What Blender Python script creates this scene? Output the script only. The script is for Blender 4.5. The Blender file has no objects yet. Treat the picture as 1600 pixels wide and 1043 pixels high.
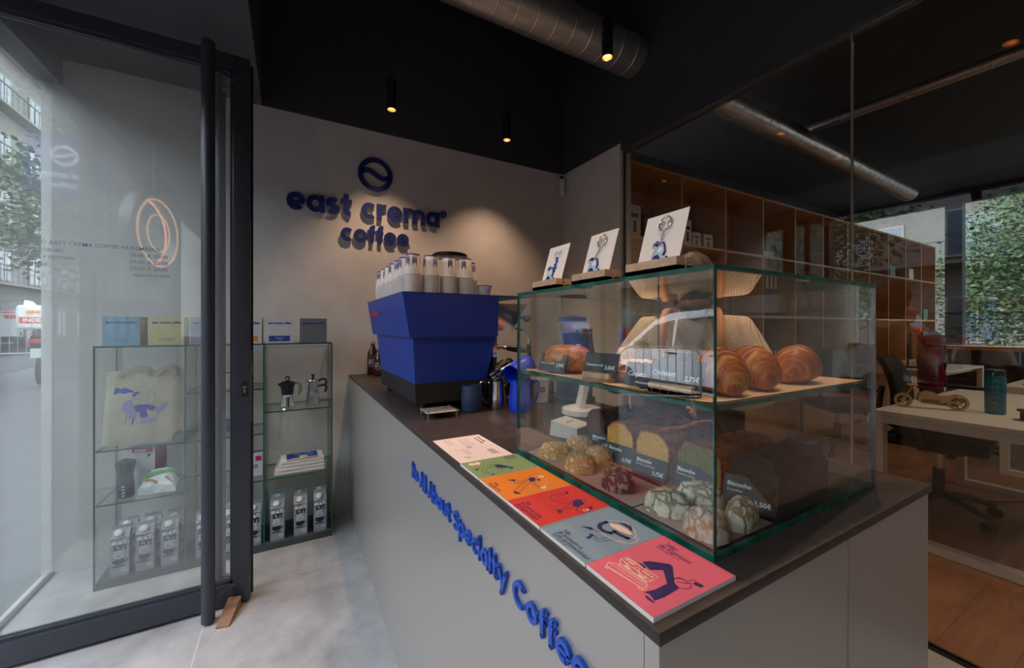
import bpy, bmesh, math, random
from mathutils import Vector, Matrix, noise
random.seed(7)
PI = math.pi
sc = bpy.context.scene
COL = sc.collection

# ------------------------------------------------------------------ camera
cam_d = bpy.data.cameras.new('camera'); cam = bpy.data.objects.new('camera', cam_d); COL.objects.link(cam)
YAW = math.atan(345 / 617.)
cam.location = (0, 0, 1.3)
cam.rotation_euler = (PI / 2, 0, -YAW)
cam_d.sensor_fit = 'HORIZONTAL'; cam_d.sensor_width = 36; cam_d.lens = 36 * 617 / 1600.
cam_d.shift_y = -(521.5 - 511) / 1600.
cam_d.clip_start = .02; cam_d.clip_end = 200
sc.camera = cam
sc.view_settings.view_transform = 'Standard'; sc.view_settings.look = 'None'
sc.view_settings.exposure = 1.4; sc.view_settings.gamma = 1.0; sc.view_settings.use_curve_mapping = False
cy = sc.cycles
cy.max_bounces = 12; cy.diffuse_bounces = 4; cy.glossy_bounces = 5; cy.transmission_bounces = 8
cy.transparent_max_bounces = 40; cy.caustics_reflective = False; cy.caustics_refractive = False
cy.sample_clamp_indirect = 4.0; cy.sample_clamp_direct = 0
cy.use_denoising = True

# ------------------------------------------------------------------ sky
w = bpy.data.worlds.new('sky'); sc.world = w; w.use_nodes = True
nt = w.node_tree; nt.nodes.clear()
out = nt.nodes.new('ShaderNodeOutputWorld'); bg = nt.nodes.new('ShaderNodeBackground')
tc = nt.nodes.new('ShaderNodeTexCoord'); sep = nt.nodes.new('ShaderNodeSeparateXYZ'); cr = nt.nodes.new('ShaderNodeValToRGB')
nt.links.new(tc.outputs['Generated'], sep.inputs[0]); nt.links.new(sep.outputs['Z'], cr.inputs[0])
cr.color_ramp.elements[0].position = 0.0; cr.color_ramp.elements[0].color = (.90, .93, .97, 1)
cr.color_ramp.elements[1].position = .7; cr.color_ramp.elements[1].color = (.80, .88, 1.0, 1)
nt.links.new(cr.outputs[0], bg.inputs[0]); bg.inputs[1].default_value = 3.1
nt.links.new(bg.outputs[0], out.inputs[0])

def portal(loc, rot, sx, sy):
    l = bpy.data.lights.new('sky_opening', 'AREA'); l.shape = 'RECTANGLE'; l.size = sx; l.size_y = sy
    l.cycles.is_portal = True
    o = bpy.data.objects.new('sky_opening', l); COL.objects.link(o); o.location = loc; o.rotation_euler = rot
portal((-1.25, 0.0, 1.29), (0, -PI / 2, 0), 2.58, 6.0)
portal((10.5, .5, 2.25), (0, PI / 2, 0), 2.5, 6.4)

# ------------------------------------------------------------------ materials
def lin(c):
    return tuple((x / 255. / 12.92 if x / 255. <= .04045 else ((x / 255. + .055) / 1.055) ** 2.4) for x in c)
MATS = {}
def mat(name, c, rough=.6, metal=0., spec=.5, c2=None, scale=20., detail=4., stretch=(1, 1, 1), bump=0., bscale=None,
        lo=.35, hi=.65, emit=None, es=1., coat=0., trans=0., alpha=1.):
    if name in MATS: return MATS[name]
    m = bpy.data.materials.new(name); m.use_nodes = True; n = m.node_tree.nodes; L = m.node_tree.links
    b = n['Principled BSDF']; b.inputs['Base Color'].default_value = (*lin(c), 1)
    b.inputs['Roughness'].default_value = rough; b.inputs['Metallic'].default_value = metal
    b.inputs['Specular IOR Level'].default_value = spec
    b.inputs['Coat Weight'].default_value = coat; b.inputs['Transmission Weight'].default_value = trans
    b.inputs['Alpha'].default_value = alpha
    if c2 is not None or bump:
        t = n.new('ShaderNodeTexCoord'); mp = n.new('ShaderNodeMapping'); mp.inputs['Scale'].default_value = stretch
        L.new(t.outputs['Object'], mp.inputs[0])
        no = n.new('ShaderNodeTexNoise'); no.inputs['Scale'].default_value = scale; no.inputs['Detail'].default_value = detail
        L.new(mp.outputs[0], no.inputs['Vector'])
        if c2 is not None:
            r = n.new('ShaderNodeValToRGB'); r.color_ramp.elements[0].position = lo; r.color_ramp.elements[1].position = hi
            r.color_ramp.elements[0].color = (*lin(c), 1); r.color_ramp.elements[1].color = (*lin(c2), 1)
            L.new(no.outputs['Fac'], r.inputs[0]); L.new(r.outputs[0], b.inputs['Base Color'])
        if bump:
            n2 = n.new('ShaderNodeTexNoise'); n2.inputs['Scale'].default_value = bscale or scale; n2.inputs['Detail'].default_value = 5
            L.new(mp.outputs[0], n2.inputs['Vector'])
            bp = n.new('ShaderNodeBump'); bp.inputs['Strength'].default_value = bump; bp.inputs['Distance'].default_value = .01
            L.new(n2.outputs['Fac'], bp.inputs['Height']); L.new(bp.outputs[0], b.inputs['Normal'])
    if emit:
        b.inputs['Emission Color'].default_value = (*lin(emit), 1); b.inputs['Emission Strength'].default_value = es
    MATS[name] = m; return m

def glass_mat(name, tint, refl=1.0, rough=0.0, dust_haze=0.):
    if name in MATS: return MATS[name]
    m = bpy.data.materials.new(name); m.use_nodes = True; n = m.node_tree.nodes; L = m.node_tree.links; n.clear()
    o = n.new('ShaderNodeOutputMaterial'); mx = n.new('ShaderNodeMixShader'); tr = n.new('ShaderNodeBsdfTransparent')
    gl = n.new('ShaderNodeBsdfGlossy'); gl.inputs['Roughness'].default_value = rough
    tr.inputs[0].default_value = (*tint, 1)
    lw = n.new('ShaderNodeLayerWeight'); lw.inputs['Blend'].default_value = .5
    p = n.new('ShaderNodeMath'); p.operation = 'POWER'; p.inputs[1].default_value = 5.0
    a = n.new('ShaderNodeMath'); a.operation = 'MULTIPLY_ADD'; a.inputs[1].default_value = .94 * refl; a.inputs[2].default_value = .042 * refl
    L.new(lw.outputs['Facing'], p.inputs[0]); L.new(p.outputs[0], a.inputs[0]); L.new(a.outputs[0], mx.inputs[0])
    L.new(tr.outputs[0], mx.inputs[1]); L.new(gl.outputs[0], mx.inputs[2]); L.new(mx.outputs[0], o.inputs[0])
    if dust_haze:
        df = n.new('ShaderNodeBsdfDiffuse'); df.inputs[0].default_value = (.8, .8, .8, 1); m2 = n.new('ShaderNodeMixShader'); m2.inputs[0].default_value = dust_haze
        L.new(mx.outputs[0], m2.inputs[1]); L.new(df.outputs[0], m2.inputs[2]); L.new(m2.outputs[0], o.inputs[0])
    MATS[name] = m; return m

def tiles_mat(name, c1, c2, grout, sx, sy, gw=.003, off=(0, 0)):
    m = bpy.data.materials.new(name); m.use_nodes = True; n = m.node_tree.nodes; L = m.node_tree.links
    b = n['Principled BSDF']; b.inputs['Roughness'].default_value = .42
    t = n.new('ShaderNodeTexCoord'); mp = n.new('ShaderNodeMapping'); mp.inputs['Location'].default_value = (off[0], off[1], 0)
    L.new(t.outputs['Object'], mp.inputs[0])
    br = n.new('ShaderNodeTexBrick'); br.inputs['Scale'].default_value = 1; br.inputs['Brick Width'].default_value = sx
    br.inputs['Row Height'].default_value = sy; br.inputs['Mortar Size'].default_value = gw; br.offset = 0
    br.inputs['Mortar Smooth'].default_value = .1
    no = n.new('ShaderNodeTexNoise'); no.inputs['Scale'].default_value = 3.5; no.inputs['Detail'].default_value = 9; no.inputs['Roughness'].default_value = .65
    r = n.new('ShaderNodeValToRGB'); r.color_ramp.elements[0].position = .35; r.color_ramp.elements[1].position = .7
    r.color_ramp.elements[0].color = (*lin(c1), 1); r.color_ramp.elements[1].color = (*lin(c2), 1)
    L.new(mp.outputs[0], br.inputs['Vector']); L.new(mp.outputs[0], no.inputs['Vector']); L.new(no.outputs['Fac'], r.inputs[0])
    L.new(r.outputs[0], br.inputs['Color1']); L.new(r.outputs[0], br.inputs['Color2']); br.inputs['Mortar'].default_value = (*lin(grout), 1)
    L.new(br.outputs['Color'], b.inputs['Base Color'])
    MATS[name] = m; return m

def wood_mat(name, c1, c2, axis=(1, 12, 12), scale=3., rough=.5):
    return mat(name, c1, rough, c2=c2, scale=scale, detail=6, stretch=axis, lo=.3, hi=.7)

def planks_mat(name, c1, c2, gap, pw, pl):
    m = bpy.data.materials.new(name); m.use_nodes = True; n = m.node_tree.nodes; L = m.node_tree.links
    b = n['Principled BSDF']; b.inputs['Roughness'].default_value = .38
    t = n.new('ShaderNodeTexCoord')
    br = n.new('ShaderNodeTexBrick'); br.inputs['Scale'].default_value = 1; br.inputs['Brick Width'].default_value = pl
    br.inputs['Row Height'].default_value = pw; br.inputs['Mortar Size'].default_value = .0012
    L.new(t.outputs['Object'], br.inputs['Vector'])
    mp = n.new('ShaderNodeMapping'); mp.inputs['Scale'].default_value = (1.2, 9, 1); L.new(t.outputs['Object'], mp.inputs[0])
    no = n.new('ShaderNodeTexNoise'); no.inputs['Scale'].default_value = 2.2; no.inputs['Detail'].default_value = 7; no.inputs['Distortion'].default_value = 1.2
    L.new(mp.outputs[0], no.inputs['Vector'])
    r = n.new('ShaderNodeValToRGB'); r.color_ramp.elements[0].position = .3; r.color_ramp.elements[1].position = .72
    r.color_ramp.elements[0].color = (*lin(c1), 1); r.color_ramp.elements[1].color = (*lin(c2), 1)
    L.new(no.outputs['Fac'], r.inputs[0]); L.new(r.outputs[0], br.inputs['Color1']); L.new(r.outputs[0], br.inputs['Color2'])
    br.inputs['Mortar'].default_value = (*lin(gap), 1); L.new(br.outputs['Color'], b.inputs['Base Color'])
    MATS[name] = m; return m

def crackle_mat(name, dough, powder, scale, w0=.03, w1=.12, amount=.5):
    m = bpy.data.materials.new(name); m.use_nodes = True; n = m.node_tree.nodes; L = m.node_tree.links
    b = n['Principled BSDF']; b.inputs['Roughness'].default_value = .85
    t = n.new('ShaderNodeTexCoord'); no = n.new('ShaderNodeTexNoise'); no.inputs['Scale'].default_value = scale * .9; no.inputs['Detail'].default_value = 6
    L.new(t.outputs['Object'], no.inputs['Vector'])
    mv = n.new('ShaderNodeVectorMath'); mv.operation = 'SCALE'; mv.inputs['Scale'].default_value = .05; L.new(no.outputs['Color'], mv.inputs[0])
    ad = n.new('ShaderNodeVectorMath'); L.new(t.outputs['Object'], ad.inputs[0]); L.new(mv.outputs[0], ad.inputs[1])
    vo = n.new('ShaderNodeTexVoronoi'); vo.feature = 'DISTANCE_TO_EDGE'; vo.inputs['Scale'].default_value = scale; L.new(ad.outputs[0], vo.inputs['Vector'])
    r = n.new('ShaderNodeValToRGB'); r.color_ramp.elements[0].position = w0; r.color_ramp.elements[1].position = w1
    r.color_ramp.elements[0].color = (0, 0, 0, 1); r.color_ramp.elements[1].color = (1, 1, 1, 1); L.new(vo.outputs['Distance'], r.inputs[0])
    r2 = n.new('ShaderNodeValToRGB'); r2.color_ramp.elements[0].position = amount - .12; r2.color_ramp.elements[1].position = amount + .12
    n2 = n.new('ShaderNodeTexNoise'); n2.inputs['Scale'].default_value = scale * 2.2; n2.inputs['Detail'].default_value = 8; L.new(t.outputs['Object'], n2.inputs['Vector'])
    L.new(n2.outputs['Fac'], r2.inputs[0])
    mu = n.new('ShaderNodeMath'); mu.operation = 'MULTIPLY'; L.new(r.outputs[0], mu.inputs[0]); L.new(r2.outputs[0], mu.inputs[1])
    mx = n.new('ShaderNodeMix'); mx.data_type = 'RGBA'; L.new(mu.outputs[0], mx.inputs[0])
    mx.inputs[6].default_value = (*lin(dough), 1); mx.inputs[7].default_value = (*lin(powder), 1)
    L.new(mx.outputs[2], b.inputs['Base Color'])
    bp = n.new('ShaderNodeBump'); bp.inputs['Strength'].default_value = .7; bp.inputs['Distance'].default_value = .004
    L.new(r.outputs[0], bp.inputs['Height']); L.new(bp.outputs[0], b.inputs['Normal'])
    MATS[name] = m; return m

def crust_mat(name, c1, c2, c3, scale=30, axis=(1, 1, 1), rough=.4, dist=2.):
    m = bpy.data.materials.new(name); m.use_nodes = True; n = m.node_tree.nodes; L = m.node_tree.links
    b = n['Principled BSDF']; b.inputs['Roughness'].default_value = rough
    t = n.new('ShaderNodeTexCoord'); mp = n.new('ShaderNodeMapping'); mp.inputs['Scale'].default_value = axis; L.new(t.outputs['Object'], mp.inputs[0])
    no = n.new('ShaderNodeTexNoise'); no.inputs['Scale'].default_value = scale; no.inputs['Detail'].default_value = 8; no.inputs['Distortion'].default_value = dist
    L.new(mp.outputs[0], no.inputs['Vector'])
    r = n.new('ShaderNodeValToRGB'); e = r.color_ramp.elements; e[0].position = .3; e[0].color = (*lin(c1), 1); e[1].position = .72; e[1].color = (*lin(c3), 1)
    k = e.new(.5); k.color = (*lin(c2), 1)
    L.new(no.outputs['Fac'], r.inputs[0]); L.new(r.outputs[0], b.inputs['Base Color'])
    bp = n.new('ShaderNodeBump'); bp.inputs['Strength'].default_value = .5; bp.inputs['Distance'].default_value = .004
    L.new(no.outputs['Fac'], bp.inputs['Height']); L.new(bp.outputs[0], b.inputs['Normal'])
    MATS[name] = m; return m

WHITE = mat('white_plaster', (214, 210, 206), .75, c2=(206, 202, 198), scale=6, bump=.03, bscale=120)
BLACKP = mat('black_paint', (56, 58, 64), .7, c2=(60, 62, 68), scale=4)
SOFFIT = mat('anthracite_ceiling_paint', (78, 80, 86), .75, c2=(74, 76, 82), scale=4)
FRAME = mat('anthracite_door_paint', (50, 54, 62), .38, c2=(54, 58, 66), scale=30)
GLASS = glass_mat('clear_glass', (.955, .98, .968))
DGLASS = glass_mat('door_pane_glass', (.955, .98, .972), 1.5, dust_haze=.075)  # dust film, strengthened to paint a bright haze over the view
CGLASS = glass_mat('case_glass', (.955, .98, .968), 1.5)
PGLASS = glass_mat('partition_glass', (.93, .92, .90), 1.7)
SGLASS = glass_mat('shelf_glass', (.955, .985, .972), 1.0)
GEDGE = mat('green_glass_edge', (8, 66, 52), .25, c2=(22, 108, 88), scale=25, detail=2)
GEDGE2 = mat('dark_green_glass_edge', (20, 84, 70), .3)
NAVY = mat('navy_lacquer', (14, 40, 112), .5)
BLUE = mat('machine_blue_enamel', (14, 54, 150), .36, spec=.7)
PRINTB = mat('blue_ink', (40, 62, 168), .7)
BLUETXT = mat('bright_blue_acrylic', (28, 78, 182), .4)
PAPER = mat('white_paper', (232, 226, 220), .8)
PINKP = mat('pale_pink_paper', (226, 206, 200), .8)
BLACK = mat('black_plastic', (20, 20, 22), .4)
BLACKM = mat('black_matt', (16, 16, 17), .7)
STEEL = mat('polished_steel', (200, 200, 200), .12, 1.0)
CHROME = mat('chrome', (225, 225, 225), .05, 1.0)
BRUSH = mat('brushed_laminate', (178, 173, 168), .34, .5, bump=.02, bscale=300)
ALU = mat('aluminium_trim', (150, 150, 150), .35, .9)
WTOP = mat('dark_brown_worktop', (66, 56, 53), .46, spec=.35, c2=(52, 45, 43), scale=40, detail=8)
GREYINK = mat('grey_ink', (95, 95, 100), .7)
BLACKINK = mat('black_ink', (24, 24, 26), .7)
INDIGO = mat('indigo_ink', (42, 30, 88), .7)
CREAM = mat('cream_ink', (236, 200, 176), .7)
OAK = wood_mat('light_oak', (226, 184, 150), (206, 160, 122), (2, 14, 14), 4)
WHITEPL = mat('white_plastic', (224, 218, 210), .35)
CHALK = mat('chalk_white_ink', (235, 235, 232), .7)

# ------------------------------------------------------------------ mesh builder
class MB:
    def __init__(s): s.v = []; s.f = []; s.mi = []; s.mats = []; s.sm = []
    def _m(s, m):
        if m not in s.mats: s.mats.append(m)
        return s.mats.index(m)
    def add(s, vs, fs, m, smooth=False):
        o = len(s.v); k = s._m(m); s.v.extend([tuple(p) for p in vs])
        for f in fs: s.f.append(tuple(i + o for i in f)); s.mi.append(k); s.sm.append(smooth)
        return s
    def box(s, x0, x1, y0, y1, z0, z1, m, M=None, bev=0, faces=None):
        if bev:
            bm = bmesh.new(); bmesh.ops.create_cube(bm, size=1)
            for v in bm.verts: v.co = Vector(((x0 + x1) / 2 + v.co.x * (x1 - x0), (y0 + y1) / 2 + v.co.y * (y1 - y0), (z0 + z1) / 2 + v.co.z * (z1 - z0)))
            bmesh.ops.bevel(bm, geom=bm.edges[:], offset=bev, segments=3, affect='EDGES', profile=.5)
            bm.verts.index_update()
            vs = [v.co.copy() for v in bm.verts]; fs = [[v.index for v in f.verts] for f in bm.faces]; bm.free()
            if M: vs = [M @ p for p in vs]
            return s.add(vs, fs, m, True)
        vs = [Vector(p) for p in ((x0, y0, z0), (x1, y0, z0), (x1, y1, z0), (x0, y1, z0), (x0, y0, z1), (x1, y0, z1), (x1, y1, z1), (x0, y1, z1))]
        if M: vs = [M @ p for p in vs]
        fl = [(0, 3, 2, 1), (4, 5, 6, 7), (0, 1, 5, 4), (1, 2, 6, 5), (2, 3, 7, 6), (3, 0, 4, 7)]  # bottom top -y +x +y -x
        if faces:
            for f, fm in zip(fl, faces): s.add(vs, [f], fm or m)
            return s
        return s.add(vs, fl, m)
    def hexa(s, b, t, m, mats=None):   # bottom 4 pts, top 4 pts
        vs = [Vector(p) for p in b + t]
        fl = [(0, 3, 2, 1), (4, 5, 6, 7), (0, 1, 5, 4), (1, 2, 6, 5), (2, 3, 7, 6), (3, 0, 4, 7)]
        for i, f in enumerate(fl): s.add(vs, [f], (mats[i] if mats and mats[i] else m))
        return s
    def lathe(s, prof, m, c=(0, 0, 0), n=32, M=None, smooth=True, caps=True, fac=None):
        vs = []; fs = []
        for r, z in prof:
            for k in range(n):
                a = 2 * PI * k / n; vs.append(Vector((c[0] + r * math.cos(a), c[1] + r * math.sin(a), c[2] + z)))
        for i in range(len(prof) - 1):
            for k in range(n):
                a = i * n + k; b = i * n + (k + 1) % n; fs.append((a, b, b + n, a + n))
        if caps:
            if prof[0][0] > 1e-5: fs.append(tuple(reversed(range(n))))
            if prof[-1][0] > 1e-5: fs.append(tuple(range((len(prof) - 1) * n, len(prof) * n)))
        if M: vs = [M @ p for p in vs]
        return s.add(vs, fs, m, smooth)
    def cyl(s, p0, p1, r, m, n=16, r2=None, smooth=True):
        p0 = Vector(p0); p1 = Vector(p1); d = p1 - p0; q = d.to_track_quat('Z', 'Y').to_matrix().to_4x4(); q.translation = p0
        return s.lathe([(r, 0), (r if r2 is None else r2, d.length)], m, n=n, M=q, smooth=smooth)
    def tube(s, pts, r, m, n=8, closed=False):
        pts = [Vector(p) for p in pts]; N = len(pts); vs = []; fs = []; up = None
        rr = r if isinstance(r, (list, tuple)) else [r] * N
        for i, p in enumerate(pts):
            if closed: t = (pts[(i + 1) % N] - pts[i - 1]).normalized()
            else: t = (pts[min(i + 1, N - 1)] - pts[max(i - 1, 0)]).normalized()
            if up is None: up = Vector((0, 0, 1)) if abs(t.z) < .9 else Vector((1, 0, 0))
            u = (up - t * up.dot(t)); u = u.normalized() if u.length > 1e-6 else t.orthogonal().normalized(); up = u; w_ = t.cross(u)
            for k in range(n):
                a = 2 * PI * k / n; vs.append(p + (u * math.cos(a) + w_ * math.sin(a)) * rr[i])
        for i in range(N if closed else N - 1):
            j = (i + 1) % N
            for k in range(n): fs.append((i * n + k, i * n + (k + 1) % n, j * n + (k + 1) % n, j * n + k))
        if not closed: fs.append(tuple(reversed(range(n)))); fs.append(tuple(range((N - 1) * n, N * n)))
        return s.add(vs, fs, m, True)
    def sphere(s, c, r, m, n=20, sz=1., M=None):
        k = n // 2
        prof = [(max(r * math.sin(PI * i / k), 1e-6 if i in (0, k) else 0), -r * sz * math.cos(PI * i / k)) for i in range(k + 1)]
        return s.lathe(prof, m, c=c, n=n, M=M, caps=False)
    def prism(s, pts, F, d, m, off=0., side=None):    # polygon in frame F extruded d along normal
        o, r, u = [Vector(q) for q in F]; nn = r.cross(u).normalized()
        a = [o + r * x + u * y + nn * off for x, y in pts]
        bm = bmesh.new(); vv = [bm.verts.new(p) for p in a]
        try: f = bm.faces.new(vv)
        except ValueError: bm.free(); return s
        res = bmesh.ops.triangulate(bm, faces=[f]); bm.verts.index_update()
        tri = [[v.index for v in q.verts] for q in bm.faces]; bm.free()
        N = len(a)
        if d <= 0: return s.add(a, tri, m)
        b = [p + nn * d for p in a]
        s.add(b, tri, m); s.add(a, [t[::-1] for t in tri], side or m)
        s.add(a + b, [(i, (i + 1) % N, N + (i + 1) % N, N + i) for i in range(N)], side or m)
        return s
    def ribbon(s, pts, wd, F, m, off=0., d=0., closed=False, cap=False, side=None):
        o, r, u = [Vector(q) for q in F]; nn = r.cross(u).normalized(); P = [Vector((x, y)) for x, y in pts]; N = len(P)
        if N < 2: return s
        L = []; R = []
        for i in range(N):
            if closed: t = P[(i + 1) % N] - P[i - 1]
            else: t = P[min(i + 1, N - 1)] - P[max(i - 1, 0)]
            if t.length < 1e-9: t = Vector((1, 0))
            t.normalize(); q = Vector((-t.y, t.x)); h = (wd[i] if isinstance(wd, list) else wd) / 2
            k = 1.
            if 0 < i < N - 1 or closed:
                a = (P[i] - P[i - 1]); 
                if a.length > 1e-9:
                    a.normalize(); k = 1 / max(.5, abs(a.dot(t)))
            L.append(P[i] + q * h * k); R.append(P[i] - q * h * k)
        W = lambda p, z: o + r * p.x + u * p.y + nn * z
        nf = N if closed else N - 1
        top = [W(p, off + d) for p in L] + [W(p, off + d) for p in R]
        s.add(top, [(i, N + i, N + (i + 1) % N, (i + 1) % N) for i in range(nf)], m)
        if d > 0:
            bot = [W(p, off) for p in L] + [W(p, off) for p in R]; al = top + bot; T = 2 * N
            fs = []
            for i in range(nf):
                j = (i + 1) % N; fs.append((i, j, T + j, T + i)); fs.append((N + j, N + i, T + N + i, T + N + j))
            if not closed: fs.append((N, 0, T, T + N)); fs.append((N - 1, 2 * N - 1, T + 2 * N - 1, T + N - 1))
            s.add(al, fs, side or m)
        if cap and not closed:
            for e in (0, N - 1):
                h = (wd[e] if isinstance(wd, list) else wd) / 2
                s.prism([(P[e].x + h * math.cos(2 * PI * k / 14), P[e].y + h * math.sin(2 * PI * k / 14)) for k in range(14)], F, d, m, off, side)
        return s
    def text(s, st, F, size, m, off=.0004, align='LEFT', bold=0., d=0., sx=1.):
        vs, fs, wd = text_mesh(st, bold); o, r, u = [Vector(q) for q in F]; nn = r.cross(u).normalized()
        k = size; x0 = 0 if align == 'LEFT' else (-wd * k * sx / 2 if align == 'CENTER' else -wd * k * sx)
        return s.add([o + r * (x0 + x * k * sx) + u * (y * k) + nn * off for x, y in vs], fs, m)
    def build(s, name, parent=None, loc=None, rot=None, label=None, cat=None, group=None, kind=None, bevel=0, solid=None):
        me = bpy.data.meshes.new(name); me.from_pydata(s.v, [], s.f)
        for m in s.mats: me.materials.append(m)
        me.polygons.foreach_set('material_index', s.mi); me.polygons.foreach_set('use_smooth', s.sm); me.update()
        o = bpy.data.objects.new(name, me); COL.objects.link(o)
        if parent: o.parent = parent
        if loc: o.location = loc
        if rot: o.rotation_euler = rot
        if any(s.sm):
            try: me.set_sharp_from_angle(angle=math.radians(42))
            except Exception: pass
        return tag(o, label, cat, group, kind)

def tag(o, label=None, cat=None, group=None, kind=None):
    for k, v in (('label', label), ('category', cat), ('group', group), ('kind', kind)):
        if v: o[k] = v
    return o
def thing(name, label, cat, loc=(0, 0, 0), rz=0., group=None):
    o = bpy.data.objects.new(name, None); COL.objects.link(o); o.location = loc; o.rotation_euler = (0, 0, rz); o.empty_display_size = .05
    return tag(o, label, cat, group)
def dup(root, loc=None, rz=None, label=None, group=None):
    r = root.copy(); COL.objects.link(r)
    if loc: r.location = loc
    if rz is not None: r.rotation_euler = (0, 0, rz)
    if label: r['label'] = label
    if group: r['group'] = group
    for ch in list(root.children):
        c = ch.copy(); COL.objects.link(c); c.parent = r; c.matrix_parent_inverse = ch.matrix_parent_inverse
        for g in list(ch.children):
            d = g.copy(); COL.objects.link(d); d.parent = c
    return r
_TX = {}
def text_mesh(st, bold=0.):
    if (st, bold) in _TX: return _TX[(st, bold)]
    cu = bpy.data.curves.new('t', 'FONT'); cu.body = st; cu.size = 1.; cu.offset = bold; cu.resolution_u = 2; cu.fill_mode = 'FRONT'
    o = bpy.data.objects.new('t', cu); COL.objects.link(o); bpy.context.view_layer.update()
    me = o.evaluated_get(bpy.context.evaluated_depsgraph_get()).to_mesh()
    vs = [(v.co.x, v.co.y) for v in me.vertices]; fs = [tuple(p.vertices) for p in me.polygons]
    o.to_mesh_clear() if hasattr(o, 'to_mesh_clear') else None
    bpy.data.objects.remove(o); bpy.data.curves.remove(cu)
    wd = max([v[0] for v in vs] + [0]); _TX[(st, bold)] = (vs, fs, wd); return _TX[(st, bold)]
def arc(cx, cy_, rx, ry, a0, a1, n=24):
    return [(cx + rx * math.cos(math.radians(a0 + (a1 - a0) * i / n)), cy_ + ry * math.sin(math.radians(a0 + (a1 - a0) * i / n))) for i in range(n + 1)]
def spline(pts, n=8, closed=False):
    out = []; N = len(pts)
    rng = range(N if closed else N - 1)
    for i in rng:
        g = lambda k: Vector(pts[k % N] if closed else pts[max(0, min(N - 1, k))])
        p0, p1, p2, p3 = g(i - 1), g(i), g(i + 1), g(i + 2)
        for j in range(n):
            t = j / n
            out.append(tuple(.5 * ((2 * p1) + (p2 - p0) * t + (2 * p0 - 5 * p1 + 4 * p2 - p3) * t * t + (3 * p1 - p0 - 3 * p2 + p3) * t ** 3)))
    if not closed: out.append(tuple(pts[-1]))
    return out

# heavy geometric lettering: strokes in units of the x-height
def glyphs(w_):
    r = .5 - w_ / 2; h = w_ / 2; T = 1.38; G = {}
    ring = (arc(.5, .5, r, r, 0, 360, 32)[:-1], True)
    G['o'] = ([ring], 1.0)
    G['e'] = ([([(h + .02, .47), (1 - h * .3, .47)], False, .66), (arc(.5, .5, r, r, -3, 315, 30), False)], 1.0)
    G['c'] = ([(arc(.5, .5, r, r, 48, 312, 26), False)], .92)
    G['a'] = ([ring, ([(1 - h + .02, 0), (1 - h + .02, 1)], False, .92)], 1.0 + .03)
    G['b'] = ([ring, ([(h, 0), (h, T)], False)], 1.0)
    G['p'] = ([ring, ([(h, -.4), (h, 1)], False)], 1.0)
    q = (1 - w_) / 4
    G['s'] = ([(arc(.4, .5 + q, .27, q, 35, 270, 14) + arc(.4, .5 - q, .27, q, 90, -145, 14)[1:], False)], .8)
    G['t'] = ([([(.33, T - .08), (.33, .36)] + arc(.33 + .24, .36, .24, .36 - h, 180, 275, 10)[1:], False), ([(0, 1 - h), (.66, 1 - h)], False)], .68)
    G['r'] = ([([(h, 0), (h, 1)], False), (arc(.52, .5, .52 - h, .5 - h, 175, 78, 12), False)], .62)
    G['m'] = ([([(h, 0), (h, 1)], False), (arc(h + .3, .64, .3, .36 - h, 180, 0, 14) + [(h + .6, 0)], False), (arc(h + .9, .64, .3, .36 - h, 180, 0, 14) + [(h + 1.2, 0)], False)], 1.2 + w_)
    G['f'] = ([([(.28, 0), (.28, 1.08)] + arc(.54, 1.08, .26, T - 1.08 - h + .02, 180, 80, 10)[1:], False), ([(0, 1 - h), (.58, 1 - h)], False)], .60)
    G['u'] = ([([(h, 1), (h, .42)] + arc(.48, .42, .48 - h, .42 - h, 180, 360, 14)[1:] + [(.96 - h, 1)], False)], .96)
    G['l'] = ([([(h, 0), (h, T)], False)], w_); G['I'] = ([([(h, 0), (h, T)], False)], w_)
    G['i'] = ([([(h, 0), (h, 1)], False), ([(h, 1.16), (h, 1.16 + w_)], False)], w_)
    G['A'] = ([([(h * .7, 0), (.56, T)], False), ([(.56, T), (1.12 - h * .7, 0)], False), ([(.27, .36), (.85, .36)], False)], 1.12)
    G['C'] = ([(arc(.66, T / 2, .66 - h, T / 2 - h, 48, 312, 28), False)], 1.2)
    q = (T - w_) / 4
    G['S'] = ([(arc(.46, T / 2 + q, .34, q, 35, 270, 14) + arc(.46, T / 2 - q, .34, q, 90, -145, 14)[1:], False)], .92)
    G['y'] = ([([(h * .8, 1), (.5, .12)], False), ([(1 - h * .8, 1), (.36, -.4)], False)], 1.0)
    G[' '] = ([], .46)
    return G
def lettering(st, w_, F, sx, sy, d, m, parent, cap=False, gap=.12, off=0., name='letter', side=None):
    """one mesh per letter, children of parent"""
    G = glyphs(w_); x = 0.; o, r, u = [Vector(q) for q in F]
    out = []
    for ch in st:
        st_, adv = G[ch]
        if st_:
            mb = MB(); FF = (o + r * (x * sx), r * sx, u * sy)
            nn = r.cross(u).normalized()
            for kk, stk in enumerate(st_):
                pts, cl = stk[:2]; wk = stk[2] if len(stk) > 2 else 1.
                # build in a uniform frame, scaled by the frame vectors
                mb.ribbon(pts, w_ * wk, FF, m, off=off, d=d + kk * .00035, closed=cl, cap=cap, side=side)
            out.append(mb.build(name, parent))
        x += adv + gap
    return out, (x - gap) * sx
def lettering_width(st, w_, gap=.12):
    G = glyphs(w_); return sum(G[c][1] + gap for c in st) - gap

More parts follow.
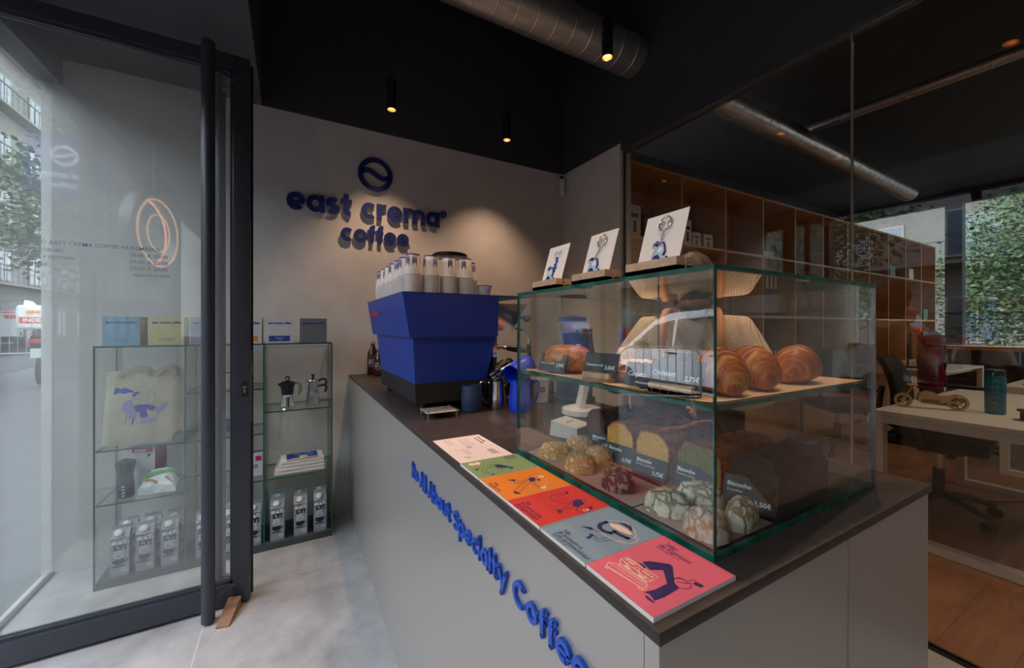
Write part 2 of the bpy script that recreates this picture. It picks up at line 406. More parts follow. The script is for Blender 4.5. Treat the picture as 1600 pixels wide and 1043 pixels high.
_SM = [None]
def skin(name, V, E, R, m, parent=None, sub=2, root=0, label=None, cat=None, group=None):
    me = bpy.data.meshes.new('sk'); me.from_pydata([tuple(v) for v in V], E, []); o = bpy.data.objects.new('sk', me); COL.objects.link(o)
    md = o.modifiers.new('s', 'SKIN'); md.use_smooth_shade = True
    sv = me.skin_vertices[0].data
    for i, r in enumerate(R):
        sv[i].radius = (r, r) if not isinstance(r, (tuple, list)) else r
        sv[i].use_root = (i == root)
    if sub: ms = o.modifiers.new('u', 'SUBSURF'); ms.levels = sub; ms.render_levels = sub
    bpy.context.view_layer.update()
    nm = bpy.data.meshes.new_from_object(o.evaluated_get(bpy.context.evaluated_depsgraph_get()))
    bpy.data.objects.remove(o); nm.name = name
    nm.materials.clear(); nm.materials.append(m)
    for p in nm.polygons: p.use_smooth = True
    q = bpy.data.objects.new(name, nm); COL.objects.link(q)
    if parent: q.parent = parent
    return tag(q, label, cat, group)
def boxobj(name, x0, x1, y0, y1, z0, z1, m, parent=None, **k):
    bev = k.pop('bev', 0)
    return MB().box(x0, x1, y0, y1, z0, z1, m, bev=bev).build(name, parent, **k)
def pane(mb, x0, x1, y0, y1, z0, z1, g, e):
    d = [x1 - x0, y1 - y0, z1 - z0]; t = d.index(min(d)); fm = [e] * 6
    for k in {0: (3, 5), 1: (2, 4), 2: (0, 1)}[t]: fm[k] = g
    return mb.box(x0, x1, y0, y1, z0, z1, g, faces=fm)
X, Y, Z = Vector((1, 0, 0)), Vector((0, 1, 0)), Vector((0, 0, 1))
# ================================================================== SETTING
def struct(name, mb, label=None): return mb.build(name, kind='structure', label=label)
FLOOR = tiles_mat('grey_stone_tiles', (146, 144, 144), (186, 184, 182), (196, 194, 192), 1.2, 1.2, .0022, (.335, .02))
WOODF = planks_mat('oak_floor_planks', (132, 84, 50), (164, 108, 66), (84, 50, 28), .19, 1.8)
struct('floor', MB().box(-1.14, 2.25, -3, 3, -.1, 0, FLOOR))
struct('floor_office', MB().box(2.25, 10.45, -3, 3.9, -.1, 0, WOODF))
ZL = 2.725
mb = MB().box(-1.14, 2.226, 3.0, 3.15, 0, ZL, WHITE).box(-1.14, 2.226, 3.0, 3.15, ZL, 4.05, BLACKP); struct('wall_back', mb)
mb = MB().box(2.226, 2.34, 2.263, 3.15, 0, ZL, WHITE).box(2.226, 2.34, -3, 3.15, ZL, 4.05, BLACKP).box(2.23, 2.335, -3, 2.263, 2.675, ZL, BLACKP); struct('wall_right', mb)
struct('wall_office_back', MB().box(2.34, 10.45, 3.9, 4.05, 0, 3.75, BLACKP))
WARMBR = wood_mat('warm_bounce_brown', (150, 108, 74), (128, 90, 60), (8, 8, 1), 4)  # unseen wall; brown invented so it bounces warm light onto the counter end
struct('wall_front', MB().box(-1.14, 2.34, -3.15, -3, 0, 4.05, WARMBR).box(2.34, 10.45, -3.15, -3, 0, 3.75, WHITE))
struct('ceiling', MB().box(-.165, 2.34, -3, 3.15, 4.0, 4.1, BLACKP))
mb = MB().box(-1.14, -.165, -3, 3.0, ZL, 2.76, SOFFIT).box(-.2, -.165, -3, 3.0, 2.76, 4.0, BLACKP); struct('ceiling_entrance', mb)
struct('ceiling_office', MB().box(2.34, 10.45, -3.1, 4.05, 3.7, 3.8, BLACKP))
# partition of frameless glass
mb = MB(); pane(mb, 2.262, 2.274, .832, 2.255, .012, 2.655, PGLASS, GEDGE2); struct('window_3', mb)
mb = MB(); pane(mb, 2.262, 2.274, -2.98, .824, .012, 2.655, PGLASS, ALU); struct('window_4', mb)
mb = MB().box(2.25, 2.286, -3, 2.263, 0, .012, BLACK).box(2.25, 2.286, -3, 2.263, 2.655, 2.675, ALU).box(2.255, 2.281, 2.255, 2.263, .012, 2.655, ALU); struct('trim_1', mb)
mb = MB().box(2.2632, 2.2728, .8245, .8315, .012, 2.655, mat('silicone_joint', (150, 140, 126), .5)); struct('trim_2', mb)

# shopfront, X = -1.1
mb = MB()
mb.box(-1.16, -1.06, -3.1, 3.0, 2.585, 2.76, FRAME)              # head beam
for y0, y1 in ((2.235, 2.315), (1.08, 1.14), (-1.1, -1.04), (-3.0, -2.94)): mb.box(-1.13, -1.07, y0, y1, 0, 2.585, FRAME)
mb.box(-1.11, -1.09, 2.315, 2.998, 0, .012, FRAME).box(-1.13, -1.07, -2.94, 1.08, 0, .06, FRAME)
struct('trim_3', mb)
mb = MB(); pane(mb, -1.104, -1.096, 2.315, 2.999, .012, 2.585, DGLASS, DGLASS); struct('window_1', mb)
mb = MB(); pane(mb, -1.104, -1.096, -1.04, 1.08, .06, 2.585, DGLASS, GEDGE2); struct('window_2', mb)
mb = MB(); pane(mb, -1.104, -1.096, -2.94, -1.1, .06, 2.585, DGLASS, GEDGE2); struct('window_5', mb)

# the opened door leaf
door = thing('door_1', 'opened glazed door leaf in an anthracite frame with full height tube handles', 'door', (-1.06, 2.2675, 0)); door['kind'] = 'structure'
del door['category']
x0, x1, y0, y1 = 0, .891, -.0325, .0325
mb = MB()
mb.box(x0, x0 + .065, y0, y1, .015, 2.566, FRAME, bev=.003).box(x1 - .068, x1, y0, y1, .015, 2.566, FRAME, bev=.003)
mb.box(x0 + .065, x1 - .068, y0, y1, .015, .105, FRAME).box(x0 + .065, x1 - .068, y0, y1, 2.505, 2.566, FRAME)
mb.box(x0 + .065, x1 - .068, -.016, .016, .105, .118, FRAME).box(x0 + .065, x1 - .068, -.016, .016, 2.493, 2.505, FRAME)
mb.box(x1 - .08, x1 - .068, -.016, .016, .105, 2.505, FRAME)
mb.box(x1 - .001, x1 + .008, .012, .030, .02, 2.56, BLACK)
mb.build('frame', door)
mb = MB(); pane(mb, x0 + .065, x1 - .08, -.005, .005, .118, 2.493, DGLASS, GEDGE2); mb.build('glass_pane', door)
for nm, hx, hy, r, z0, z1 in (('handle', .742, -.105, .0255, .012, 2.552), ('handle', .760, .105, .021, .03, 2.52)):
    mb = MB(); mb.cyl((hx, hy, z0), (hx, hy, z1), r, FRAME, 24)
    for zz in (.10, 2.45): mb.cyl((hx, hy, zz), (min(hx + .12, x1 - .03), 0 if hy < 0 else 0.0, zz), .009, FRAME, 10)
    mb.build(nm, door)
mb = MB()
F = (Vector((x1 - .022, y0 - .001, 1.01)), X, Z)
mb.prism([(-.012, -.035), (.012, -.035), (.012, .035), (-.012, .035)], F, .002, BLACK)
mb.prism([(.0075 * math.cos(a * PI / 10), .008 + .0075 * math.sin(a * PI / 10)) for a in range(20)], F, .006, CHROME)
mb.prism([(-.004, -.017), (.004, -.017), (.004, .004), (-.004, .004)], F, .006, CHROME)
mb.box(x1, x1 + .003, -.011, .009, .85, 1.19, ALU).box(x1, x1 + .006, -.008, .006, 1.075, 1.115, mat('brass', (190, 150, 90), .3, 1.))
mb.build('lock', door)
mb = MB(); INKD = mat('faint_grey_door_lettering', (130, 136, 142), .7)
F = (Vector((.06, -.0058, 1.56)), X, Z)
for tx, xx, zz, sz in (('HORARIO EAST CREMA COFFEE NUREMBERG', .06, .070, .0215), ('LUNES A VIERNES', .06, .040, .018), ('SABADOS Y FESTIVOS', .06, .012, .018), ('DOMINGOS', .06, -.016, .018), ('08:00 A 20:00', .40, .040, .022), ('09:00 A 20:00', .40, .012, .022), ('09:00 A 20:00', .40, -.016, .022), ('eastcrema.com', .41, -.042, .020)):
    mb.text(tx, (F[0] + Vector((xx, 0, zz)), X, Z), sz, INKD, 0, bold=.01)
mb.build('opening_hours_lettering', door)

# wedge
mb = MB(); M_ = Matrix.Translation((-.247, 2.165, 0)) @ Matrix.Rotation(-.25, 4, 'Z')
WEDGE = wood_mat('worn_wood', (150, 116, 90), (122, 92, 68), (1, 8, 8), 6)
pts = [(-.022, -.065, 0), (.028, -.065, 0), (.028, .065, 0), (-.022, .065, 0)]; top = [(-.022, -.065, .006), (.028, -.065, .006), (.028, .065, .052), (-.022, .065, .052)]
mb.hexa([M_ @ Vector(p) for p in pts], [M_ @ Vector(p) for p in top], WEDGE)
mb.build('door_wedge', label='small wooden wedge on the floor under the corner of the open glass door', cat='doorstop')

# ================================================================== wall sign
sign = thing('wall_sign', 'navy raised sign reading east crema coffee below a round emblem on the white wall', 'sign', (0, 2.9985, 2.1))
SIDE = mat('grey_foam_edge', (168, 166, 166), .7)
def T0(x, z): return Vector((x, -.0, z - 2.1))
sx_ = 1.045 / lettering_width('east crema', .30, .045)
lettering('east crema', .30, (T0(-.028, 2.078), X, Z), sx_, .118, .022, NAVY, sign, gap=.045, side=SIDE)
sx2 = .475 / lettering_width('coffee', .30, .045)
lettering('coffee', .30, (T0(.300, 1.903), X, Z), sx2, .096, .022, NAVY, sign, gap=.045, side=SIDE)
mb = MB(); F = (T0(.533, 2.403), X, Z)
mb.ribbon(arc(0, 0, .104, .106, 0, 360, 60)[:-1], .036, F, NAVY, d=.022, closed=True, side=SIDE)
mb.ribbon(spline([(-.098, .012), (-.05, .026), (0, .002), (.05, -.022), (.098, -.004)], 8), .036, F, NAVY, d=.022, side=SIDE)
mb.build('emblem', sign)
mb = MB(); F = (T0(1.052, 2.192), X, Z)
mb.ribbon(arc(0, 0, .021, .023, 0, 360, 30)[:-1], .008, F, NAVY, d=.012, closed=True)
mb.text('R', (F[0] + Vector((-.011, 0, -.012)), X, Z), .034, NAVY, .011, bold=.02); mb.build('registered_mark', sign)

# corner sensor
s_ = thing('motion_sensor', 'white rounded sensor capsule mounted high in the corner where the two white walls meet', 'sensor', (2.188, 2.962, 2.60), -.8)
mb = MB(); mb.box(-.026, .026, -.03, .025, -.09, .11, WHITEPL, bev=.022); mb.build('body', s_)
mb = MB(); mb.sphere((0, -.022, .075), .02, mat('dark_lens', (12, 12, 14), .1), 16); mb.cyl((0, -.031, .035), (0, -.028, .035), .004, BLACK, 10); mb.build('lens', s_)

# ================================================================== glass shelving
shelf = thing('glass_display_shelving', 'clear glass shelving with green edges and three bays standing along the white wall', 'shelving', (0, 2.7, 0))
SX = [-.851, -.495, -.138, .225]; TG = .008
def gp(name, *b):
    m_ = MB(); pane(m_, *b, SGLASS, GEDGE2); return m_.build(name, shelf)
boxobj('base', -.843, .217, .006, .285, 0, .036, mat('dark_grey_board', (70, 74, 80), .6), shelf)
for i, xx in enumerate(SX):
    a = xx if i == 0 else (xx - TG if i == 3 else xx - TG / 2)
    gp('side_panel' if i in (0, 3) else 'divider', a, a + TG, 0, .29, .036 if i in (1, 2) else 0, 1.197)
gp('top', -.851, .225, -.002, .292, 1.1975, 1.2055)
gp('base_pane', -.842, .216, .0005, .0055, 0.001, .036)
SZ = {'l': (.687, .418), 'm': (.947, .687, .416), 'r': (.808, .416)}
for b_, (i, zz) in zip('lmr', enumerate(SZ.values())):
    for q in zz: gp('shelf', SX[i] + (TG if i == 0 else TG / 2) + .0005, SX[i + 1] - (TG if i == 2 else TG / 2) - .0005, 0, .288, q - TG, q)

# coffee boxes on top
def coffee_box(x, w_, col, label, ink=PRINTB, sub='', extra=None, side=None, h=.148):
    m_ = mat(label.split(' ')[0] + '_carton', col, .7); mb = MB()
    mb.box(0, w_, 0, .125, 0, h, m_, faces=[None, None, None, side or m_, None, side or m_])
    F = (Vector((0, -.0004, 0)), X, Z)
    mb.text('east crema coffee', (Vector((w_ / 2, -.0004, h - .034)), X, Z), .0165, ink, align='CENTER', bold=.045, sx=1.0)
    if extra: mb.prism([(.016, .012), (w_ - .02, .012), (w_ - .02, .044), (.016, .044)], F, 0, extra, .0003); ink = CHALK
    mb.text(sub, (Vector((w_ / 2, -.001, .028)), X, Z), .011, ink, align='CENTER', bold=.01)
    mb.text('molido', (Vector((w_ / 2, -.001, .017)), X, Z), .008, ink, align='CENTER')
    mb.build('coffee_box', loc=(x, 2.705, 1.206), label=label, cat='box')
KR = mat('kraft_inside', (150, 128, 104), .8)
coffee_box(-.819, .141, (136, 184, 208), 'blue coffee carton, first from the left on top of the glass shelving', sub='Kilo 1 Filtro', side=KR)
coffee_box(-.644, .143, (222, 212, 150), 'yellow coffee carton beside the blue one on top of the glass shelving', sub='Dulce Natural')
coffee_box(-.474, .142, (152, 160, 178), 'lilac grey coffee carton half hidden behind the door handle tubes', sub='Filtro')
coffee_box(-.290, .142, (212, 210, 208), 'white coffee carton with an orange label hidden behind the door stile', sub='Lote', extra=mat('orange_label', (232, 140, 50), .6), side=KR)
coffee_box(-.130, .143, (206, 204, 202), 'white coffee carton with a blue label on top of the glass shelving', sub='Honduras', extra=mat('deep_blue_label', (30, 74, 150), .6))
coffee_box(.047, .146, (112, 116, 120), 'dark grey coffee carton, last on the right on top of the glass shelving', sub='Intenso')

# oat drink cartons
CG = mat('grey_carton_board', (150, 157, 166), .55); CGD = mat('dark_grey_carton_side', (92, 96, 102), .55, c2=(78, 82, 88), scale=60)
def carton_meshes():
    t = thing('oat_drink_carton', 'x', 'carton')
    mb = MB(); w_, d_, h_, g_ = .072, .066, .192, .232
    mb.box(0, w_, 0, d_, 0, h_, CG, faces=[CG, CG, CG, CGD, CG, CGD])
    a = [(0, 0, h_), (w_, 0, h_), (w_, d_, h_), (0, d_, h_)]; r1 = [(0, d_ * .5, g_), (w_, d_ * .5, g_)]
    v = a + r1; mb.add(v, [(0, 1, 5, 4), (2, 3, 4, 5)], CG); mb.add(v, [(1, 2, 5), (3, 0, 4)], CGD)
    mb.box(0, w_, d_ * .47, d_ * .53, g_ - .004, g_ + .014, CG)
    f = -.0004
    mb.text('THE ORIGINAL', (Vector((.004, f, .183)), X, Z), .0075, BLACKINK, bold=.03)
    LG = mat('pale_grey_ink', (232, 236, 240), .6)
    F = (Vector((0, f, 0)), X, Z)
    mb.prism([(.014 + .0105 * math.cos(q * PI / 9), .170 + .0095 * math.sin(q * PI / 9)) for q in range(18)], F, 0, LG)
    mb.prism([(.026, .161), (.038, .180), (.048, .161)], F, 0, LG)
    mb.text('T-', (Vector((.047, f, .161)), X, Z), .027, LG, bold=.05)
    mb.text('LY!', (Vector((.013, f, .133)), X, Z), .036, BLACKINK, bold=.06)
    mb.ribbon([(.018, .128), (.046, .128), (.046, .104), (.052, .104), (.032, .088), (.012, .104), (.018, .104)], .0028, F, LG, closed=True)
    for q in (.122, .115, .108): mb.ribbon([(.022, q), (.042, q)], .003, F, LG)
    mb.prism([(.008, .080), (.058, .080), (.054, .066), (.042, .058), (.024, .058), (.012, .066)], F, 0, BLACKINK, .0001)
    mb.prism([(.033 + .025 * math.cos(q * PI / 10), .080 + .0055 * math.sin(q * PI / 10)) for q in range(20)], F, 0, BLACKINK, .0002)
    mb.ribbon(arc(.060, .075, .0065, .0065, 0, 360, 14), .003, F, BLACKINK)
    mb.prism([(.031 + .028 * math.cos(q * PI / 10), .050 + .004 * math.sin(q * PI / 10)) for q in range(20)], F, 0, BLACKINK)
    mb.ribbon(arc(.054, .028, .0105, .009, 0, 360, 18), .0022, F, LG); mb.text('1,5%', (Vector((.0465, f, .0255)), X, Z), .0075, LG, bold=.02)
    mb.build('body', t)
    n_ = Vector((0, -(g_ - h_), d_ * .5)).normalized(); n_ = Vector((0, -.77, .64))
    c_ = Vector((w_ * .42, d_ * .22, h_ + (g_ - h_) * .5))
    mb = MB(); mb.cyl(c_ - n_ * .002, c_ + n_ * .011, .0165, WHITEPL, 20)
    mb.cyl(c_ + n_ * .011, c_ + n_ * .0125, .0165, WHITEPL, 20, r2=.0145); mb.build('cap', t)
    return t
car = carton_meshes(); first = [True]
def put_carton(x, y, rz, label):
    if first[0]: car.location = (x, y, .0365); car.rotation_euler = (0, 0, rz); car['label'] = label; car['group'] = 'oat drink cartons on the bottom shelf'; first[0] = False
    else: dup(car, (x, y, .0365), rz, label, 'oat drink cartons on the bottom shelf')
car['group'] = 'oat drink cartons on the bottom shelf'
for i, x_ in enumerate((-.797, -.700, -.601)):
    nm = ('left', 'middle', 'right')[i]
    put_carton(x_, 2.724, .04, f'grey oat drink carton, front {nm} of the six in the left shelf bay')
    put_carton(x_ + .004, 2.83, .04, f'grey oat drink carton, back {nm} of the six in the left shelf bay')
put_carton(-.455, 2.724, .05, 'grey oat drink carton, front left one in the middle shelf bay behind the handle tube')
put_carton(-.452, 2.83, .05, 'grey oat drink carton, back left one in the middle shelf bay behind the handle tube')
put_carton(-.345, 2.724, .04, 'grey oat drink carton, front one seen between handle tube and door stile')
put_carton(-.340, 2.83, .04, 'grey oat drink carton, back one seen between handle tube and door stile')
put_carton(-.225, 2.724, .04, 'grey oat drink carton just right of the door stile in the middle shelf bay')
for i, x_ in enumerate((-.108, .014, .121)):
    nm = ('left', 'middle', 'right')[i]
    put_carton(x_, 2.724, .02, f'grey oat drink carton, front {nm} of the six in the right shelf bay')
    put_carton(x_ + .004, 2.83, .02, f'grey oat drink carton, back {nm} of the six in the right shelf bay')

# tote bag
CAN = mat('natural_cotton_canvas', (206, 194, 172), .9, c2=(196, 184, 162), scale=60, bump=.25, bscale=500)
bag = thing('tote_bag', 'natural canvas tote bag with a blue drawing of a lounging figure, on the shelving', 'bag', (-.68, 2.765, .687))
def bagpt(u, v, s_=1):
    x = -.152 + .318 * u + (-.008 * (1 - v) if u < .5 else 0.02 * (v - .5) * 0); z = .006 + .375 * v + .0 * u
    if v < .15 and u > .85: x -= (u - .85) * (.15 - v) * 3
    y = .035 * (1 - v) * 0 + .05 * v - s_ * (.018 * math.sin(PI * u) ** .5 * math.sin(PI * min(1, v * 1.0 + .02)) ** .5 + .004) + .005 * noise.noise(Vector((u * 5, v * 4, s_)))
    z += .012 * noise.noise(Vector((u * 3, 2.2, 5))) * v
    return Vector((x, y, z))
mb = MB(); NU, NV = 28, 24
for sgn in (1, -1):
    vs = [bagpt(i / NU, j / NV, sgn) for j in range(NV + 1) for i in range(NU + 1)]
    fs = [(j * (NU + 1) + i, j * (NU + 1) + i + 1, (j + 1) * (NU + 1) + i + 1, (j + 1) * (NU + 1) + i) for j in range(NV) for i in range(NU)]
    if sgn < 0: fs = [f[::-1] for f in fs]
    mb.add(vs, fs, CAN, True)
for e in (0, 1):   # close the sides and the bottom
    vs = []; 
    for j in range(NV + 1): vs += [bagpt(e, j / NV, 1), bagpt(e, j / NV, -1)]
    mb.add(vs, [(2 * j, 2 * j + 1, 2 * j + 3, 2 * j + 2) for j in range(NV)], CAN, True)
vs = []
for i in range(NU + 1): vs += [bagpt(i / NU, 0, 1), bagpt(i / NU, 0, -1)]
mb.add(vs, [(2 * i, 2 * i + 1, 2 * i + 3, 2 * i + 2) for i in range(NU)], CAN, True)
# printed figure follows the cloth
def bp(x, y): return (x, y)
def cloth_poly(pts, m, off=.0012):
    bm = bmesh.new(); vv = [bm.verts.new((p[0], p[1], 0)) for p in pts]; f = bm.faces.new(vv); bmesh.ops.triangulate(bm, faces=[f])
    bmesh.ops.subdivide_edges(bm, edges=bm.edges[:], cuts=2, use_grid_fill=True); bm.verts.index_update()
    vs = []
    for v in bm.verts:
        p = bagpt(v.co.x, v.co.y, 1); p.y -= off; vs.append(p)
    mb.add(vs, [[v.index for v in q.verts] for q in bm.faces], m); bm.free()
def cloth_line(pts, m, wd=.007, off=.0014):
    for a, b in zip(pts[:-1], pts[1:]):
        d = Vector(b) - Vector(a)
        if d.length < 1e-6: continue
        q = Vector((-d.y, d.x)).normalized() * wd / 2; vs = []
        for c in (Vector(a) + q, Vector(a) - q, Vector(b) - q, Vector(b) + q):
            p = bagpt(c.x, c.y, 1); p.y -= off; vs.append(p)
        mb.add(vs, [(0, 1, 2, 3)], m)
LB = mat('pale_blue_ink', (150, 152, 196), .8)
cv = lambda L: [((x - 80) / 950, 1 - (y - 150) / 850) for x, y in L]     # drawing traced on the bag's own surface
cloth_poly(cv([(178, 415), (190, 338), (230, 345), (265, 360), (300, 345), (335, 352), (370, 370), (405, 378), (412, 405), (370, 398), (320, 412), (290, 412), (255, 402), (215, 412)]), PRINTB)
cloth_poly(cv([(402, 440), (412, 405), (440, 392), (475, 392), (492, 412), (455, 420), (440, 445), (415, 450)]), PRINTB)
cloth_poly(cv([(432, 560), (480, 542), (560, 538), (630, 555), (688, 580), (640, 628), (600, 600), (565, 595), (588, 690), (515, 700), (498, 625), (460, 635)]), PRINTB)
cloth_poly(cv([(300, 545), (330, 500), (400, 478), (430, 560), (465, 680), (380, 710), (370, 640), (320, 630), (288, 600)]), LB, .001)
cloth_line(cv([(412, 455), (420, 480), (500, 480), (560, 500), (600, 470), (605, 440), (590, 400), (605, 365), (650, 420), (665, 470), (640, 530), (560, 540), (500, 540)]), LB)
cloth_line(cv([(455, 420), (490, 425), (480, 450), (520, 440), (590, 425)]), LB)
cloth_poly(cv([(655, 610), (700, 598), (750, 560), (800, 535), (832, 550), (825, 590), (770, 640), (712, 668)]), LB)
cloth_poly(cv([(512, 715), (560, 700), (620, 712), (680, 695), (690, 715), (640, 750), (580, 768), (508, 772)]), LB)
cloth_line(cv([(355, 640), (335, 780)]), LB, .014); cloth_line(cv([(437, 690), (422, 772)]), PRINTB, .014); cloth_line(cv([(462, 680), (480, 765)]), LB, .01)
mb.build('bag_body', bag)
for a, b, yy in ((-.105, .01, .030), (.045, .125, .030)):
    pp = spline([(a, .350), (a + .012, .372), ((a + b) / 2, .394), (b - .012, .384), (b, .355)], 6)
    mb = MB(); mb.ribbon(pp, .020, (Vector((0, yy, 0)), X, Z), CAN, 0, .0025); mb.ribbon([(x_ + .012, z_ + .006) for x_, z_ in pp], .018, (Vector((0, yy + .03, 0)), X, Z), CAN, 0, .0025); mb.build('handle', bag)

# moka pots
def moka(name, x, rz, up, low, hc, label, dark):
    t = thing(name, label, 'coffee maker', (x, 2.83, .8085), rz)
    mb = MB(); mb.lathe([(.037, 0), (.041, .004), (.030, .062), (.033, .066), (.033, .074)] if dark else [(.040, 0), (.042, .004), (.034, .064), (.037, .068), (.037, .074)], low, n=8 if not dark else 24, smooth=dark); mb.build('boiler', t)
    mb = MB()
    if dark: mb.lathe([(.031, .074), (.033, .078), (.036, .12), (.043, .138), (.046, .142), (.028, .150)], up, n=8, smooth=False); mb.prism([(-.03, 0), (-.05, .02), (-.052, .034), (-.03, .03)], (Vector((0, -.006, .115)), X, Z), .012, up)
    else: mb.lathe([(.034, .074), (.030, .09), (.036, .148), (.036, .152)], up, n=8, smooth=False); mb.prism([(-.028, 0), (-.052, .038), (-.03, .04)], (Vector((0, -.006, .108)), X, Z), .012, up)
    mb.build('jug', t)
    mb = MB()
    if dark: mb.lathe([(.046, .142), (.040, .150), (.012, .160), (.008, .164)], up, n=8, smooth=False); mb.tube(arc(0, .172, .011, .011, -80, 250, 14) and [(px_, 0, pz_) for px_, pz_ in arc(0, .174, .010, .010, -80, 200, 14)], .004, up, 8)
    else: mb.lathe([(.037, .152), (.034, .158), (.010, .163), (.006, .166)], up, n=8, smooth=False); mb.lathe([(.006, .166), (.007, .176), (.011, .184), (.011, .190)], hc, n=12)
    mb.build('lid', t)
    mb = MB()
    if dark: pts = spline([(.036, 0, .135), (.058, 0, .142), (.072, 0, .12), (.070, 0, .09), (.060, 0, .068)], 5); rr = [.006 + .003 * math.sin(PI * i / len(pts)) for i in range(len(pts))]; mb.tube(pts, rr, hc, 8)
    else:
        for dz in (0, -.038): pts = spline([(.034, 0, .148 + dz), (.062, 0, .158 + dz), (.078, 0, .14 + dz), (.070, 0, .108 + dz)], 5); mb.tube(pts, .0065, hc, 8)
    mb.build('handle', t)
    return t
moka('moka_pot', -.020, .1, BLACK, CHROME, mat('grey_handle', (150, 146, 144), .5), 'black moka pot with a steel base and grey handle on the right bay shelf', True)
moka('moka_pot', .122, .1, mat('cast_aluminium', (196, 194, 192), .22, 1.), mat('cast_aluminium', (196, 194, 192)), BLACK, 'silver octagonal moka pot with two black handles on the right bay shelf', False)

# folded shirts: a stack
TSH = mat('white_cotton', (222, 218, 216), .9, bump=.15, bscale=200)
lv = ['bottom', 'second', 'third', 'top']
for k in range(4):
    mb = MB(); n_ = 10
    w_, d_ = .27 - k * .012, .17 - k * .004; vs = []
    for s_ in (0, 1):
        for j in range(n_ + 1):
            for i in range(n_ + 1):
                u, v = i / n_, j / n_; e = min(u, 1 - u, v, 1 - v); rd = .003 * (1 - min(1, e * 8)) ** 2
                vs.append((-w_ / 2 + w_ * u, -d_ / 2 + d_ * v, (rd if not s_ else .019 - rd) + .003 * s_ * noise.noise(Vector((u * 4, v * 4, k)))))
    q = (n_ + 1) ** 2
    fs = [(j * (n_ + 1) + i, (j + 1) * (n_ + 1) + i, (j + 1) * (n_ + 1) + i + 1, j * (n_ + 1) + i + 1) for j in range(n_) for i in range(n_)]
    mb.add(vs, fs + [tuple(q + a for a in f[::-1]) for f in fs], TSH, True)
    bd = [i for i in range(n_ + 1)] + [(j * (n_ + 1) + n_) for j in range(1, n_ + 1)] + [n_ * (n_ + 1) + i for i in range(n_ - 1, -1, -1)] + [j * (n_ + 1) for j in range(n_ - 1, 0, -1)]
    mb.add(vs, [(bd[i], bd[(i + 1) % len(bd)], q + bd[(i + 1) % len(bd)], q + bd[i]) for i in range(len(bd))], TSH, True)
    if k == 3:
        F = (Vector((-.085, -.077, .0215)), X, Y)
        Q = lambda L: [(x / 210 * .17, y / 110 * .135) for x, y in L]
        mb.prism(Q([(0, 0), (210, 0), (210, 110), (0, 110)]), F, 0, mat('royal_blue_print', (30, 50, 140), .8), 0)
        mb.prism(Q([(0, 0), (210, 0), (210, 16), (150, 22), (60, 20), (0, 14)]), F, 0, mat('sand_print', (222, 186, 128), .8), .0006)
        LBp = mat('sky_blue_print', (70, 140, 214), .8)
        for L in ([(40, 85), (70, 102), (100, 92), (80, 78)], [(110, 92), (150, 108), (196, 100), (150, 84)], [(70, 60), (110, 76), (150, 70), (110, 52)], [(120, 66), (170, 78), (190, 60), (150, 50)]): mb.prism(Q(L), F, 0, LBp, .0006)
        mb.prism(Q([(84, 20), (142, 24), (138, 56), (88, 52)]), F, 0, mat('sand_print', (222, 186, 128)), .0009)
        mb.ribbon(Q([(92, 30), (120, 34), (134, 42)]), .003, F, BLACKINK, .0012)
    mb.build('folded_shirt', loc=(.048 + .004 * k, 2.81 + .002 * k, .4165 + .0195 * k), rot=(0, 0, .03 * (k % 2)), label=f'folded white cotton shirt, {lv[k]} of the stack on the right bay shelf' + (', blue print' if k == 3 else ''), cat='shirt', group='folded shirts in a stack')

# grinder flask, carton, filter bag
t = thing('hand_grinder', 'black hand coffee grinder with a smoky see-through body on the lower left glass shelf', 'grinder', (-.752, 2.775, .4185))
mb = MB(); mb.lathe([(.030, 0), (.035, .006), (.035, .07), (.032, .078)], glass_mat('smoky_plastic', (.25, .26, .28), 1.4), n=24); mb.build('chamber', t)
mb = MB(); mb.lathe([(.031, .002), (.031, .035)], BLACKM, n=20); mb.build('burr', t)
mb = MB(); mb.lathe([(.033, .076), (.034, .09), (.030, .115), (.038, .155), (.043, .178), (.040, .186), (.014, .190), (.012, .198)], mat('charcoal_plastic', (52, 54, 58), .45), n=10, smooth=False); mb.build('body', t)
mb = MB()
for k in range(4): mb.box(-.006, .006, -.037, -.0345, .012 + k * .016, .020 + k * .016, mat('pale_blue_marks', (150, 190, 220), .5))
mb.build('scale_marks', t)
mb = MB(); MAG = mat('magenta_board', (182, 40, 84), .5)
mb.box(0, .13, 0, .09, 0, .232, mat('white_board', (206, 206, 210), .5), faces=[None, mat('dark_top_board', (84, 80, 82), .5), None, MAG, None, None])
F = (Vector((0, -.0004, 0)), X, Z)
mb.prism([(.02, .208), (.12, .208), (.12, .232), (.02, .232)], F, 0, mat('magenta_board', (0, 0, 0))); mb.text('HARIO', (Vector((.035, -.001, .213)), X, Z), .017, CHALK, bold=.03)
mb.prism([(.09, .20), (.112, .20), (.104, .184), (.098, .184)], F, 0, BLACKINK); mb.prism([(.075, .006), (.09, .006), (.09, .018), (.075, .018)], F, 0, MAG)
mb.build('grinder_box', loc=(-.765, 2.85, .4185), rot=(0, 0, -.35), label='white and magenta carton standing behind the black hand grinder', cat='box')
t = thing('filter_paper_bag', 'clear plastic bag of white filters with a green band on the lower left shelf', 'bag', (-.622, 2.80, .4185))
mb = MB(); CL = mat('glossy_plastic_film', (214, 220, 220), .15, c2=(232, 236, 236), scale=22, bump=.9, bscale=28)
n_ = 16; vs = []
def fb(u, v): return Vector((-.080 + .16 * u + .02 * v, -.045 + .09 * v - .02 * u, .008 + (.075 + .06 * v) * math.sin(PI * min(.97, max(.03, v * .8 + .1))) ** .6 * (1 - abs(2 * u - 1) ** 4 * .6) + .008 * noise.noise(Vector((u * 6, v * 6, 3)))))
